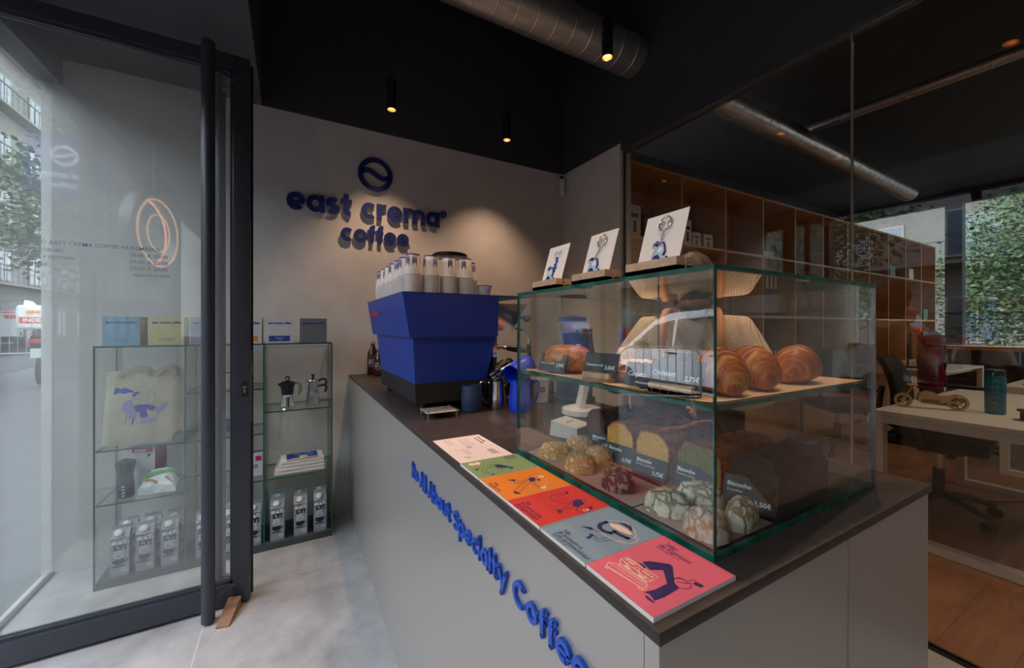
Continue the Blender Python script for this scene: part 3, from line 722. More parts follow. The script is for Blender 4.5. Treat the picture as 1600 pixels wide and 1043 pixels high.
vs = [fb(i / n_, j / n_) for j in range(n_ + 1) for i in range(n_ + 1)]
mb.add(vs, [(j * (n_ + 1) + i, j * (n_ + 1) + i + 1, (j + 1) * (n_ + 1) + i + 1, (j + 1) * (n_ + 1) + i) for j in range(n_) for i in range(n_)], CL, True)
fr = [fb(i / n_, 0) for i in range(n_ + 1)]; mb.add(fr + [Vector((p.x, p.y, .002)) for p in fr], [(i + 1, i, n_ + 1 + i, n_ + 2 + i) for i in range(n_)], CL, True)
def strip(u0, v0, u1, v1, wv, m, k=14, off=.003):
    vs = []
    for i in range(k + 1):
        t_ = i / k; u = u0 + (u1 - u0) * t_; v = v0 + (v1 - v0) * t_; vs += [fb(u, v) + Vector((0, -off, off)), fb(u, min(1, v + wv)) + Vector((0, -off, off))]
    mb.add(vs, [(2 * i, 2 * i + 2, 2 * i + 3, 2 * i + 1) for i in range(k)], m, True)
strip(.12, .22, .98, .42, .16, mat('green_print', (80, 170, 60), .5)); strip(.15, .15, .5, .02, .08, mat('brown_print', (190, 120, 60), .5)); strip(.65, .18, .9, .06, .05, mat('brown_print', (0, 0, 0)))
strip(.1, .5, .28, .6, .1, mat('teal_print', (40, 130, 100), .5), 5); strip(.6, .6, .8, .62, .1, mat('teal_print', (0, 0, 0)), 5)
mb.build('bag_film', t)
# middle bay things
t = thing('plastic_tub', 'white lidded plastic tub with small print on the lower middle shelf behind the door handle', 'tub', (-.405, 2.80, .4165))
mb = MB(); mb.lathe([(.030, 0), (.034, .004), (.04, .085), (.043, .088), (.043, .096)], WHITEPL, n=24); mb.build('tub_body', t)
mb = MB(); mb.box(-.042, .042, -.03, .03, .097, .135, mat('grey_printed_board', (120, 112, 114), .6)); mb.build('carton_sleeve', t)
mb = MB(); mb.box(0, .085, 0, .05, 0, .14, mat('white_board', (0, 0, 0)), faces=[None, CGD, None, None, None, CGD]); F = (Vector((0, -.0004, 0)), X, Z)
mb.prism([(.05, .09), (.08, .09), (.08, .118), (.05, .118)], F, 0, MAG); mb.text('V60', (Vector((.012, -.001, .05)), X, Z), .03, GREYINK, bold=.02)
mb.build('dripper_box', loc=(-.235, 2.79, .4165), label='small white carton with a magenta corner just right of the door stile', cat='box')
def mug(x, z, m, m2, label, r=.038, h=.085):
    t = thing('mug', label, 'mug', (x, 2.82, z))
    mb = MB(); mb.lathe([(.6 * r, 0), (r * .95, .004), (r, h), (r - .003, h), (r * .9, .008), (0, .006)], m, n=28)
    if m2: mb.lathe([(r + .0006, h - .006), (r + .0006, h)], m2, n=28, caps=False)
    for k in range(9):
        a = -PI * .9 + k * .16; F = (Vector((math.cos(a) * (r + .0008), math.sin(a) * (r + .0008), .03 + .012 * (k % 3))), Vector((-math.sin(a), math.cos(a), 0)), Z)
        if m2: mb.ribbon(spline([(0, 0), (.004, .008), (-.002, .014), (.005, .02)], 3), .0022, F, m2)
    mb.build('mug_body', t)
    mb = MB(); mb.tube([(-r - .026 * math.sin(PI * q / 10), 0, h * .15 + h * .65 * q / 10) for q in range(11)], .004, m, 8); mb.build('handle', t)
mug(-.335, .9475, WHITEPL, PRINTB, 'white mug with blue drawings on the upper middle shelf seen beside the door handle', .042, .095)
mug(-.355, .6875, PRINTB, None, 'blue enamel mug on the second middle shelf seen beside the door handle', .042, .075)
# ================================================================== COUNTER
CX0, CX1, CY0, CY1, ZC = .352, 1.197, .298, 2.995, .965
counter = thing('counter', 'long service counter with silvery laminate panels and raised blue lettering along the front', 'counter', (.775, 1.65, 0))
o_ = Vector((.775, 1.65, 0))
def cb(n, x0, x1, y0, y1, z0, z1, m, **k): return boxobj(n, x0 - o_.x, x1 - o_.x, y0 - o_.y, y1 - o_.y, z0, z1, m, counter, **k)
fp = cb('front_panel', CX0 + .006, CX0 + .026, CY0 + .028, CY1, .0, ZC - .0165, BRUSH)
cb('end_panel', CX0 + .006, .815, CY0 + .006, CY0 + .027, .0, ZC - .0165, BRUSH); cb('end_panel', .8165, CX1 - .004, CY0 + .006, CY0 + .027, .0, ZC - .0165, BRUSH)
cb('joint_strip', .8146, .8168, CY0 + .0045, CY0 + .008, .0, ZC - .0165, ALU)
cb('rear_panel', CX1 - .025, CX1 - .006, CY0 + .028, CY1, .0, ZC - .0165, WHITE)
tx = 'Its All About Specialty Coffee'
ww = lettering_width(tx, .24, .10)
o_l, _ = lettering(tx, .24, (Vector((CX0 + .0055, 1.318, .802)) - o_, -Y, Z), .90 / ww, .0335, .006, BLUETXT, fp, cap=True, gap=.10)
MB().box(CX0, CX1, CY0, CY1, ZC - .016, ZC, WTOP, bev=.0015).build('worktop', label='dark brown continuous worktop lying on the long counter', cat='worktop')

# ------------------------------------------------------------------ flyers
def card(name, y1, y0, z0, th, m, label, draw, x0=.358, h=.156, cat='flyer stack'):
    mb = MB(); w_ = y1 - y0
    mb.box(x0, x0 + h, y0, y1, z0, z0 + th, m, faces=[None, m, PAPER, PAPER, PAPER, PAPER])
    F = (Vector((x0, y1, z0 + th + .0003)), -Y, X)
    P = lambda L: [(a * w_, b * h) for a, b in L]
    draw(mb, F, P, w_, h); o = mb.build(name, label=label, cat=cat)
    bv = o.data
    return o
def dtext(mb, F, lines, x, y, s, ld):
    for i, (t, k) in enumerate(lines): mb.text(t, (F[0] + F[1] * x + F[2] * (y - i * ld), F[1], F[2]), s * k, INDIGO, 0, bold=.004)
IK = INDIGO
def fit(mb, t, x0, x1, y, s, F, w_, h, bold=0.):
    wd = text_mesh(t, bold)[2] * s; mb.text(t, (F[0] + F[1] * (x0 * w_) + F[2] * (y * h), F[1], F[2]), s, IK, 0, bold=bold, sx=(x1 - x0) * w_ / wd)
def mk(w_, h): return lambda L: [(w_ * a, h * b) for a, b in L]
LW = .0010
def d_pink(mb, F, P, w_, h):
    q = mk(w_, h); C_ = CREAM
    fit(mb, 'Taller', .159, .35, .865, .0135, F, w_, h, .004); fit(mb, 'de Espresso', .142, .60, .80, .0135, F, w_, h, .004); fit(mb, 'Disfruta tu espresso en casa', .142, .485, .765, .005, F, w_, h)
    mb.prism(q([(.296, .462), (.33, .53), (.485, .647), (.54, .64), (.579, .603), (.745, .468), (.717, .404), (.528, .526), (.451, .429), (.356, .442)]), F, 0, IK)
    mb.prism(q([(.717, .404), (.745, .468), (.83, .44), (.85, .25), (.837, .150), (.742, .175), (.691, .154), (.720, .269)]), F, 0, IK, .0001)
    mb.prism(q([(.27, .417), (.33, .435), (.399, .423), (.399, .397), (.33, .41)]), F, 0, IK, .0001); mb.prism(q([(.725, .141), (.777, .145), (.863, .135), (.845, .118), (.76, .118)]), F, 0, IK, .0001)
    mb.prism(q([(.854, .583), (.854, .628), (.90, .645), (.945, .641), (.94, .600), (.88, .590)]), F, 0, IK)
    mb.ribbon(spline(q([(.70, .47), (.712, .558), (.794, .564), (.863, .558), (.888, .513), (.863, .474), (.803, .442)]), 4), LW, F, IK); mb.ribbon(spline(q([(.70, .53), (.734, .558), (.803, .590), (.82, .641), (.86, .628)]), 4), LW, F, IK)
    mb.ribbon(spline(q([(.74, .50), (.80, .53), (.84, .58)]), 4), LW, F, IK); mb.prism(q([(.69, .525), (.70, .545), (.735, .565), (.725, .545)]), F, 0, IK)
    mb.ribbon(q([(.124, .321), (.142, .391), (.597, .404), (.597, .321), (.579, .276), (.185, .269)]), .0014, F, C_, closed=True); mb.ribbon(q([(.124, .321), (.597, .321)]), .0012, F, C_)
    for yy in (.245, .228): mb.ribbon(q([(.20, yy), (.60, yy + .012)]), .0010, F, C_)
    mb.ribbon(q([(.21, .258), (.099, .192), (.142, .135), (.674, .186), (.631, .237), (.60, .262)]), .0014, F, C_); mb.ribbon(q([(.11, .192), (.66, .215)]), .001, F, C_)
    for L in ([(.142, .135), (.155, .112), (.185, .116), (.19, .14)], [(.60, .178), (.614, .152), (.65, .155), (.655, .183)]): mb.ribbon(q(L), .0013, F, C_)
    for L in ([(.24, .275), (.25, .30), (.33, .30), (.32, .275)], [(.44, .28), (.45, .305), (.53, .305), (.52, .28)]): mb.prism(q(L), F, 0, C_)
    for a in (.17, .55): mb.prism(arc(a * w_, .365 * h, .0022, .0022, 0, 360, 10)[:-1], F, 0, C_)
    mb.ribbon(arc(.36 * w_, .345 * h, .0035, .0035, 0, 360, 12), .001, F, C_)
    for a in (.20, .42): mb.prism(q([(a, .372), (a + .10, .375), (a + .10, .355), (a, .352)]), F, 0, C_)
    for a in (.19, .23, .40, .50): mb.ribbon(q([(a, .335), (a + .02, .31), (a + .05, .31)]), .0018, F, C_)
def d_blue(mb, F, P, w_, h):
    q = mk(w_, h)
    fit(mb, 'Taller', .21, .38, .165, .0115, F, w_, h, .004); fit(mb, 'de Iniciación al', .215, .72, .108, .0115, F, w_, h, .004); fit(mb, 'Café de Especialidad', .219, .951, .051, .0115, F, w_, h, .004); fit(mb, 'Todo lo que debes saber', .23, .58, .022, .0048, F, w_, h)
    mb.ribbon(spline(q([(.326, .622), (.353, .744), (.478, .853), (.60, .85), (.71, .827), (.83, .76), (.88, .70)]), 5), .0013, F, CREAM)
    mb.ribbon(spline(q([(.326, .622), (.38, .545), (.50, .50), (.65, .49), (.80, .52), (.90, .58)]), 5), .0013, F, CREAM); mb.ribbon(spline(q([(.80, .50), (.92, .56), (.955, .64), (.93, .72), (.86, .73)]), 5), .0013, F, CREAM)
    mb.prism(q([(.379, .700), (.50, .76), (.65, .775), (.80, .745), (.772, .705), (.612, .673), (.48, .665)]), F, 0, CREAM)
    mb.ribbon(spline(q([(.345, .69), (.35, .60), (.42, .545), (.52, .53), (.62, .57)]), 5), .0075, F, IK, .0001, cap=True); mb.ribbon(spline(q([(.60, .62), (.72, .625), (.84, .645)]), 5), .0075, F, IK, .0002, cap=True)
    mb.prism(q([(.44, .785), (.50, .84), (.62, .855), (.72, .80), (.70, .775), (.64, .80), (.52, .80)]), F, 0, IK, .0001)
    mb.prism(q([(.25, .391), (.353, .474), (.43, .462), (.40, .43), (.33, .41)]), F, 0, IK); mb.ribbon(spline(q([(.379, .455), (.478, .468), (.54, .51)]), 4), LW, F, IK)
    mb.prism(q([(.470, .372), (.54, .395), (.56, .36), (.585, .295), (.531, .285), (.525, .345)]), F, 0, IK); mb.ribbon(spline(q([(.55, .385), (.64, .35), (.71, .372), (.754, .495)]), 4), LW, F, IK); mb.ribbon(spline(q([(.57, .40), (.64, .385), (.69, .49)]), 4), LW, F, IK)
def d_red(mb, F, P, w_, h):
    q = mk(w_, h)
    fit(mb, 'Taller', .19, .36, .165, .0112, F, w_, h, .004); fit(mb, 'de Cata de Cafés', .19, .80, .105, .0112, F, w_, h, .004); fit(mb, 'de Especialidad', .19, .80, .045, .0112, F, w_, h, .004); fit(mb, 'Descubre tu café', .20, .45, .018, .0046, F, w_, h)
    mb.prism(q([(.54, .712), (.567, .801), (.65, .79), (.737, .764), (.79, .647), (.70, .61), (.63, .645)]), F, 0, IK)
    mb.ribbon(spline(q([(.24, .77), (.215, .66), (.215, .551), (.326, .487), (.45, .52), (.558, .564), (.612, .679)]), 4), LW, F, IK); mb.ribbon(spline(q([(.29, .75), (.29, .62), (.36, .57), (.55, .70)]), 4), LW, F, IK)
    mb.ribbon(spline(q([(.66, .65), (.746, .583), (.75, .47), (.781, .385)]), 4), LW, F, IK); mb.ribbon(spline(q([(.60, .65), (.66, .57), (.70, .46), (.74, .39)]), 4), LW, F, IK)
    mb.prism(q([(.15, .78), (.254, .80), (.299, .737), (.22, .76)]), F, 0, IK); mb.prism(q([(.665, .385), (.772, .42), (.83, .355), (.76, .37)]), F, 0, IK)
    mb.ribbon(spline(q([(.77, .65), (.86, .57), (.96, .60), (.985, .68), (.93, .73)]), 5), LW, F, IK); mb.ribbon(spline(q([(.60, .78), (.60, .84), (.70, .82)]), 4), LW, F, IK); mb.prism(q([(.835, .715), (.88, .80), (.95, .76), (.93, .735), (.88, .75)]), F, 0, IK); mb.ribbon(arc(.935 * w_, .66 * h, .004, .0035, 0, 360, 12), .0014, F, CREAM); mb.prism(arc(.935 * w_, .70 * h, .003, .002, 0, 360, 10)[:-1], F, 0, CREAM)
def d_orange(mb, F, P, w_, h):
    q = mk(w_, h)
    fit(mb, 'Taller', .266, .44, .10, .0105, F, w_, h, .004); fit(mb, 'de Latte Art', .266, .67, .042, .0105, F, w_, h, .004); fit(mb, 'Nivel básico', .27, .45, .014, .0046, F, w_, h)
    mb.prism(q([(.406, .600), (.388, .692), (.47, .69), (.561, .641), (.561, .558), (.48, .58)]), F, 0, IK)
    mb.ribbon(spline(q([(.44, .60), (.55, .45), (.709, .263), (.775, .199)]), 4), LW, F, IK); mb.ribbon(spline(q([(.56, .57), (.68, .42), (.80, .30), (.816, .25)]), 4), LW, F, IK); mb.ribbon(spline(q([(.47, .56), (.53, .45), (.47, .37), (.40, .38)]), 4), LW, F, IK); mb.ribbon(spline(q([(.42, .58), (.45, .48), (.40, .41)]), 4), LW, F, IK)
    mb.prism(q([(.285, .315), (.33, .43), (.406, .378), (.36, .365)]), F, 0, IK); mb.prism(q([(.745, .205), (.80, .245), (.91, .255), (.857, .185)]), F, 0, IK)
    mb.ribbon(spline(q([(.56, .62), (.67, .585), (.80, .585), (.90, .61)]), 4), LW, F, IK); mb.ribbon(spline(q([(.55, .575), (.70, .55), (.90, .58)]), 4), LW, F, IK); mb.ribbon(spline(q([(.40, .63), (.28, .70), (.28, .78), (.40, .80), (.447, .756)]), 4), LW, F, IK)
    mb.prism(q([(.485, .69), (.53, .735), (.59, .70), (.57, .66), (.52, .69)]), F, 0, IK)
    mb.prism(q([(.357, .790), (.43, .845), (.512, .805), (.439, .750)]), F, 0, CREAM); mb.prism(q([(.824, .583), (.832, .673), (.93, .615), (.898, .560)]), F, 0, CREAM)
    for a, b in ((.60, .80), (.68, .77), (.74, .72), (.79, .69), (.66, .72)): mb.prism(arc(a * w_, b * h, .0016, .0016, 0, 360, 8)[:-1], F, 0, CREAM)
def d_green(mb, F, P, w_, h):
    q = mk(w_, h)
    for i, t in enumerate(('Taller', 'de Brew', 'Filtro')): fit(mb, t, .05, .30, .86 - i * .065, .0095, F, w_, h, .004)
    mb.prism(q([(.45, .429), (.50, .52), (.60, .55), (.70, .60), (.758, .545), (.70, .49), (.637, .417)]), F, 0, IK); mb.prism(arc(.79 * w_, .60 * h, .0055, .006, 0, 360, 12)[:-1], F, 0, IK)
    mb.ribbon(spline(q([(.572, .417), (.57, .32), (.591, .269), (.74, .199), (.926, .237)]), 4), LW, F, IK); mb.ribbon(spline(q([(.52, .42), (.50, .30), (.56, .20), (.74, .15), (.93, .20)]), 4), LW, F, IK); mb.ribbon(spline(q([(.50, .43), (.38, .36), (.43, .24), (.526, .109)]), 4), LW, F, IK)
    mb.prism(q([(.455, .100), (.553, .145), (.60, .086), (.53, .10)]), F, 0, IK); mb.prism(q([(.90, .218), (.963, .285), (1.0, .205), (.95, .225)]), F, 0, IK); mb.ribbon(spline(q([(.47, .48), (.30, .50), (.28, .44)]), 4), LW, F, IK); mb.ribbon(arc(.72 * w_, .44 * h, .006, .006, 0, 300, 14), LW, F, IK)
    mb.prism(q([(.090, .105), (.126, .192), (.284, .167), (.219, .085)]), F, 0, CREAM); mb.prism(q([(.085, .218), (.153, .295), (.293, .231), (.245, .175)]), F, 0, CREAM)
FG = mat('green_card', (124, 150, 98), .6); FO = mat('orange_card', (224, 126, 30), .6); FR = mat('red_card', (206, 50, 44), .6); FB = mat('grey_blue_card', (126, 150, 164), .6); FP = mat('pink_card', (222, 100, 120), .6)
card('flyer_stack', .8965, .789, ZC, .005, FG, 'green printed flyers stacked on the worktop edge next to the white information sheet', d_green)
card('flyer_stack', .7845, .6625, ZC, .005, FO, 'orange printed flyers stacked between the green and red ones', d_orange)
card('flyer_stack', .6595, .5475, ZC, .006, FR, 'red printed flyers stacked between the orange and grey blue ones', d_red)
card('flyer_stack', .5435, .4315, ZC, .0055, FB, 'grey blue printed flyers with a cup drawing, between the red and pink ones', d_blue)
card('flyer_stack', .4285, .312, ZC, .006, FP, 'pink printed flyers with a coffee machine drawing at the near corner of the worktop', d_pink)
def d_sheet(mb, F, P, w_, h):
    T_ = lambda t, x, y, s, b=.0: mb.text(t, (F[0] + F[1] * x + F[2] * y, F[1], F[2]), s, GREYINK if b < .01 else INDIGO, 0, bold=b)
    T_('Coge tu café,', .022, .128, .011, .03); T_('te lo has ganado', .030, .116, .010, .03)
    for i in range(10):
        a, b = i % 5, i // 5; mb.ribbon(arc(.030 + a * .016, .088 - b * .017, .0055, .0055, 0, 360, 14), .0014, F, mat('grey_green_ink', (150, 160, 140), .7))
    mb.ribbon(arc(.108, .070, .005, .005, 0, 360, 14), .002, F, PRINTB)
    for i in range(3): T_('Pide un sello en cada compra', .012, .040 - i * .007, .0048)
    for i in range(3): T_('Regístrate gratis', .150, .118 - i * .007, .0062, .02)
    for i in range(2): T_('Descarga la tarjeta', .125, .050 - i * .008, .0055)
    mb.ribbon([(.122, .004), (.122, .141)], .0006, F, GREYINK)
    mb.ribbon(arc(.185, .030, .007, .005, 0, 360, 10), .001, F, INDIGO); mb.ribbon(arc(.190, .036, .005, .004, 0, 360, 10), .001, F, INDIGO)
card('information_sheet', 1.126, .9005, ZC, .0012, PINKP, 'pale pink information sheet lying between the green flyers and the coffee machine', d_sheet, .363, .147, cat='leaflet')

# acrylic stand with card
t = thing('acrylic_sign_holder', 'low clear acrylic holder with a printed card in front of the coffee machine base', 'sign holder', (.486, 1.4325, ZC))
mb = MB(); pane(mb, -.064, .064, -.052, .052, .020, .0235, GLASS, GLASS); pane(mb, -.064, .064, -.052, .052, .026, .0295, GLASS, GLASS); mb.build('acrylic_plate', t)
for sx in (-.054, .054):
    for sy in (-.042, .042): MB().cyl((sx, sy, 0), (sx, sy, .031), .0035, STEEL, 10).build('stand_off', t)
mb = MB(); mb.box(-.060, .060, -.049, .049, .0238, .0252, PINKP); F = (Vector((-.055, .045, .0256)), -Y, X)
for i in range(6): mb.text('Wifi east crema', (F[0] + F[1] * (.012 if i % 2 else .02) + F[2] * (.100 - .016 * i), F[1], F[2]), .010, INDIGO, 0, bold=.015)
mb.build('card', t)

# ================================================================== COFFEE MACHINE
mc = thing('espresso_machine', 'large royal blue espresso machine with tapering panels and black base on the counter', 'coffee machine', (.58, 1.85, ZC))
def rel(L): return [Vector((x - .58, y - 1.85, z - ZC)) for x, y, z in L]
def slab(name, b, tp, m, parent=mc, mats=None):
    (x0, x1, y0, y1, z), (X0, X1, Y0, Y1, Z1) = b, tp
    mb = MB().hexa(rel([(x0, y0, z), (x1, y0, z), (x1, y1, z), (x0, y1, z)]), rel([(X0, Y0, Z1), (X1, Y0, Z1), (X1, Y1, Z1), (X0, Y1, Z1)]), m, mats)
    o = mb.build(name, parent); bv = o.modifiers.new('b', 'BEVEL'); bv.width = .0018; bv.segments = 2; return o
slab('base', (.420, .93, 1.511, 2.18, 1.002), (.417, .94, 1.511, 2.18, 1.081), BLACKM)
for fx in (.46, .88):
    for fy in (1.545, 2.14): MB().lathe([(.016, 0), (.018, .004), (.015, .037)], BLACK, c=(fx - .58, fy - 1.85, 0), n=16).build('foot', mc)
slab('lower_body', (.417, .722, 1.513, 2.17, 1.0815), (.403, .756, 1.492, 2.215, 1.262), BLUE)
slab('upper_body', (.388, .758, 1.476, 2.245, 1.262), (.353, .748, 1.450, 2.20, 1.427), BLUE)
slab('group_panel', (.759, .84, 1.50, 2.19, 1.285), (.749, .90, 1.475, 2.18, 1.400), STEEL)
slab('top_tray', (.353, .90, 1.449, 2.201, 1.4275), (.353, .90, 1.449, 2.201, 1.4315), mat('tray_edge_blue', (24, 50, 130), .4))
slab('back_splash', (.757, .775, 1.52, 2.16, 1.082), (.757, .775, 1.52, 2.16, 1.284), STEEL)
slab('drip_tray', (.79, .935, 1.53, 2.16, 1.0815), (.79, .935, 1.53, 2.16, 1.089), STEEL)
for gy in (1.70, 1.99):
    p = Vector((.83 - .58, gy - 1.85, 0)); mb = MB(); mb.lathe([(.030, .32), (.034, .30), (.034, .255), (.026, .25)], STEEL, c=p, n=24); g = mb.build('group_head', mc)
    mb = MB(); mb.lathe([(.033, .255), (.033, .228), (.012, .222)], STEEL, c=p, n=24); mb.cyl(p + Vector((.03, -.005, .24)), p + Vector((.085, -.02, .235)), .008, STEEL, 12); mb.tube([p + Vector((.08, -.018, .235)), p + Vector((.12, -.03, .230)), p + Vector((.18, -.045, .222))], [.012, .016, .013], BLACK, 12); mb.build('portafilter', mc)
for gy in (1.515, 2.14):
    p = Vector((.86 - .58, gy - 1.85, 0)); mb = MB(); mb.tube(spline([p + Vector((0, 0, .33)), p + Vector((.05, -.02, .31)), p + Vector((.06, -.03, .22)), p + Vector((.04, -.04, .14))], 5), .0045, STEEL, 8); mb.tube([p + Vector((.055, -.026, .26)), p + Vector((.06, -.03, .20))], .009, BLACK, 8); mb.build('steam_wand', mc)
mb = MB(); mb.sphere((.985 - .58, 1.62 - 1.85, 1.345 - ZC), .021, mat('blue_grey_knob', (60, 100, 140), .35), 18); mb.cyl((.90 - .58, 1.62 - 1.85, 1.345 - ZC), (.97 - .58, 1.62 - 1.85, 1.345 - ZC), .008, STEEL); mb.build('steam_knob', mc)
mb = MB(); RED = mat('red_lettering', (206, 44, 52), .5); fr = (.388 - .353) / (1.427 - 1.262)
zr = 1.365; xr = .388 - (zr - 1.262) * fr - .0018; u_ = Vector((-fr, 0, 1)).normalized()
mb.text('LA MARZOCCO', (Vector((xr - .58, 2.15 - 1.85, zr - ZC - .010)), -Y, u_), .030, RED, 0, bold=.05, sx=.9); mb.build('maker_lettering', mc)

# paper cups: every cup its own object
CUPW = mat('white_cup_paper', (232, 224, 216), .7); BLR = mat('blue_cup_ring', (62, 72, 160), .6)
def cup_mesh(big=True):
    mb = MB(); R0, R1, H_ = .0325, .0245, .078
    mb.lathe([(R0, .0), (R0 + .0018, .0008), (R0 + .0018, .0024), (R0 - .0008, .0034), (R1, H_ - .001), (R1 - .001, H_), (R1 - .0025, H_), (R1 - .003, H_ - .006), (0, H_ - .006)], CUPW, n=24, caps=False)
    mb.lathe([(R1 + .0007, H_ - .0045), (R1 + .0004, H_ + .0002)], BLR, n=24, caps=False)
    for a0 in (-2.9, -1.1, .7, 2.4):
        for k in range(2):
            zz = .050 + k * .007; r_ = R0 - (R0 - R1) * zz / H_ + .0006
            for q in range(3):
                a = a0 + q * .16 + .05 * (k % 2); F = (Vector((math.cos(a) * r_, math.sin(a) * r_, zz)), Vector((-math.sin(a), math.cos(a), 0)), Z)
                mb.prism([(-.0012, 0), (.0012, 0), (.0012, .0009), (-.0012, .0009)], F, 0, BLR)
        a = a0 + .9; r_ = R0 - (R0 - R1) * .062 / H_ + .0012; F = (Vector((math.cos(a) * r_, math.sin(a) * r_, .062)), Vector((-math.sin(a), math.cos(a), 0)), Z)
        mb.ribbon(arc(0, 0, .008, .009, 0, 360, 16), .0016, F, BLR, .0004); mb.ribbon(spline([(-.006, .001), (-.002, .003), (.002, -.003), (.006, -.001)], 3), .0018, F, BLR, .0004)
    return mb
ORD = ['top', 'second', 'third', 'fourth', 'fifth', 'sixth', 'seventh', 'eighth', 'ninth', 'tenth', 'eleventh', 'twelfth', 'thirteenth', 'bottom']
c0 = None; ZT = 1.4318
stacks = [(.405, 1.500, 'at the near left machine corner'), (.476, 1.500, 'second from left in the near row'), (.548, 1.500, 'third from left in the near row'), (.620, 1.500, 'at the right end of the near row'),
          (.400, 1.590, 'second along the left machine edge'), (.400, 1.680, 'third along the left machine edge'), (.400, 1.770, 'fourth along the left machine edge'), (.400, 1.860, 'fifth along the left machine edge'), (.400, 1.952, 'sixth along the left machine edge'), (.400, 2.050, 'last on the left, nearest the wall'),
          (.500, 1.590, 'behind the two near left stacks'), (.580, 1.590, 'behind the near middle stacks'), (.675, 1.585, 'behind the right end stack')]
for si, (x_, y_, nm) in enumerate(stacks):
    for k in range(14):
        z_ = ZT + (13 - k) * .0052; lab = f'{ORD[k]} paper cup in the inverted stack {nm}'
        if c0 is None: c0 = cup_mesh().build('paper_cup', loc=(x_, y_, z_), rot=(0, 0, .4), label=lab, cat='cup', group='upside down paper cups on the coffee machine')
        else: dup(c0, (x_, y_, z_), .4 + si * 1.3, lab)
mb = MB(); mb.lathe([(.023, 0), (.0325, .038), (.0335, .039), (.0335, .041), (.031, .041), (.022, .002), (0, .002)], CUPW, n=24, caps=False); mb.lathe([(.0336, .0385), (.0337, .0412)], BLR, n=24, caps=False)
F = (Vector((-.006, -.0295, .018)), X, Z); mb.ribbon(arc(.006, .004, .007, .007, 0, 360, 14), .0015, F, BLR)
mb.build('espresso_cup', loc=(.705, 1.50, ZT), label='single small white paper cup beside the right end stack on the coffee machine', cat='cup')

# grinder with clear hopper behind the machine
t = thing('coffee_grinder', 'coffee grinder with a clear hopper and black lid standing behind the blue machine', 'grinder', (.894, 2.42, ZC))
mb = MB(); mb.box(-.09, .09, -.11, .11, 0, .04, BLACK, bev=.008).box(-.075, .075, -.09, .09, .04, .52, BLACK, bev=.02).cyl((-.02, -.09, .34), (-.02, -.15, .30), .03, BLACK, 16); mb.build('housing', t)
mb = MB(); mb.lathe([(.045, .52), (.05, .56), (.098, .67), (.100, .785)], GLASS, n=32, caps=False); mb.build('hopper', t)
mb = MB(); mb.lathe([(.105, .782), (.112, .786), (.112, .800), (.104, .806), (0, .806)], mat('smoked_lid', (40, 38, 38), .15), n=32); mb.build('hopper_lid', t)

# second grinder behind showcase
t = thing('coffee_grinder', 'compact black coffee grinder seen through the pastry case behind the white till stand', 'grinder', (1.09, 1.40, ZC), .3)
mb = MB(); mb.box(-.065, .065, -.08, .08, 0, .03, BLACK, bev=.006).box(-.045, .045, -.06, .06, .03, .25, BLACK, bev=.012); mb.box(.02, .06, -.07, .0, .02, .33, mat('blue_black_metal', (40, 54, 66), .4), bev=.01); mb.build('housing', t)
mb = MB(); mb.lathe([(.035, .25), (.05, .28), (.055, .36)], GLASS, n=24, caps=False); mb.build('hopper', t)
mb = MB(); mb.lathe([(.030, .252), (.044, .285), (.046, .31), (0, .315)], mat('coffee_beans', (52, 34, 24), .6, c2=(28, 18, 12), scale=120, bump=1), n=24); mb.build('beans', t)
mb = MB(); mb.lathe([(.060, .362), (.062, .366), (.062, .378), (.012, .386), (0, .386)], BLACK, n=24); mb.build('hopper_lid', t)
mb = MB(); mb.box(-.02, .02, -.084, -.08, .10, .16, mat('display_violet', (110, 110, 200), .3)); mb.build('display', t)

# jugs
def jug(name, M_, m, label, r=.043, h=.118, wall=.0015, hm=None):
    t = bpy.data.objects.new(name, None); COL.objects.link(t); tag(t, label, 'milk jug', None); t.matrix_world = M_
    mb = MB(); mb.lathe([(0, 0), (r * .95, 0), (r, .004), (r * 1.0, h * .35), (r * .86, h * .85), (r * .9, h), (r * .9 - wall, h), (r * .84, h * .85), (r * .95, h * .3), (r * .9, .005), (0, .004)], m, n=32, caps=False); mb.build('jug_body', t)
    mb = MB(); pts = spline([(r * .84, 0, h * .9), (r + .028, 0, h * .93), (r + .030, 0, h * .55), (r + .012, 0, h * .22), (r * .96, 0, h * .22)], 5); mb.tube(pts, .0042, hm or m, 8); mb.build('handle', t)
    return t
CB = mat('cobalt_enamel', (22, 66, 214), .3, coat=.4)
def TR(x, y, z, *r):
    M_ = Matrix.Translation((x, y, z))
    for a, ax in r: M_ = M_ @ Matrix.Rotation(a, 4, ax)
    return M_
jug('milk_jug', TR(.805, 1.372, ZC, (-.3, 'Z')), CB, 'upright cobalt blue milk jug standing on the counter behind the pastry case', r=.046, h=.124)
jug('milk_jug', TR(.745, 1.463, ZC, (2.6, 'Z')), STEEL, 'upright polished steel milk jug standing between the navy beaker and the blue jug', r=.038, h=.114)
jug('milk_jug', TR(.856, 1.400, ZC + .180, (PI + .42, 'Z'), (1.86, 'Y')), CB, 'cobalt blue milk jug lying tipped over on top of the upright blue one', r=.045, h=.114)
jug('milk_jug', TR(.815, 1.480, ZC + .172, (PI + .42, 'Z'), (1.86, 'Y')), STEEL, 'polished steel milk jug lying tipped over on top of the upright steel one', r=.038, h=.10)
t = thing('beaker', 'matt navy beaker standing in front of the black machine base', 'cup', (.632, 1.462, ZC))
mb = MB(); mb.lathe([(.030, 0), (.037, .003), (.042, .03), (.0425, .055), (.037, .104), (.0345, .104), (.039, .055), (.034, .008), (0, .006)], mat('matt_navy', (38, 52, 84), .55), n=36, caps=False)
mb.build('beaker_body', t)

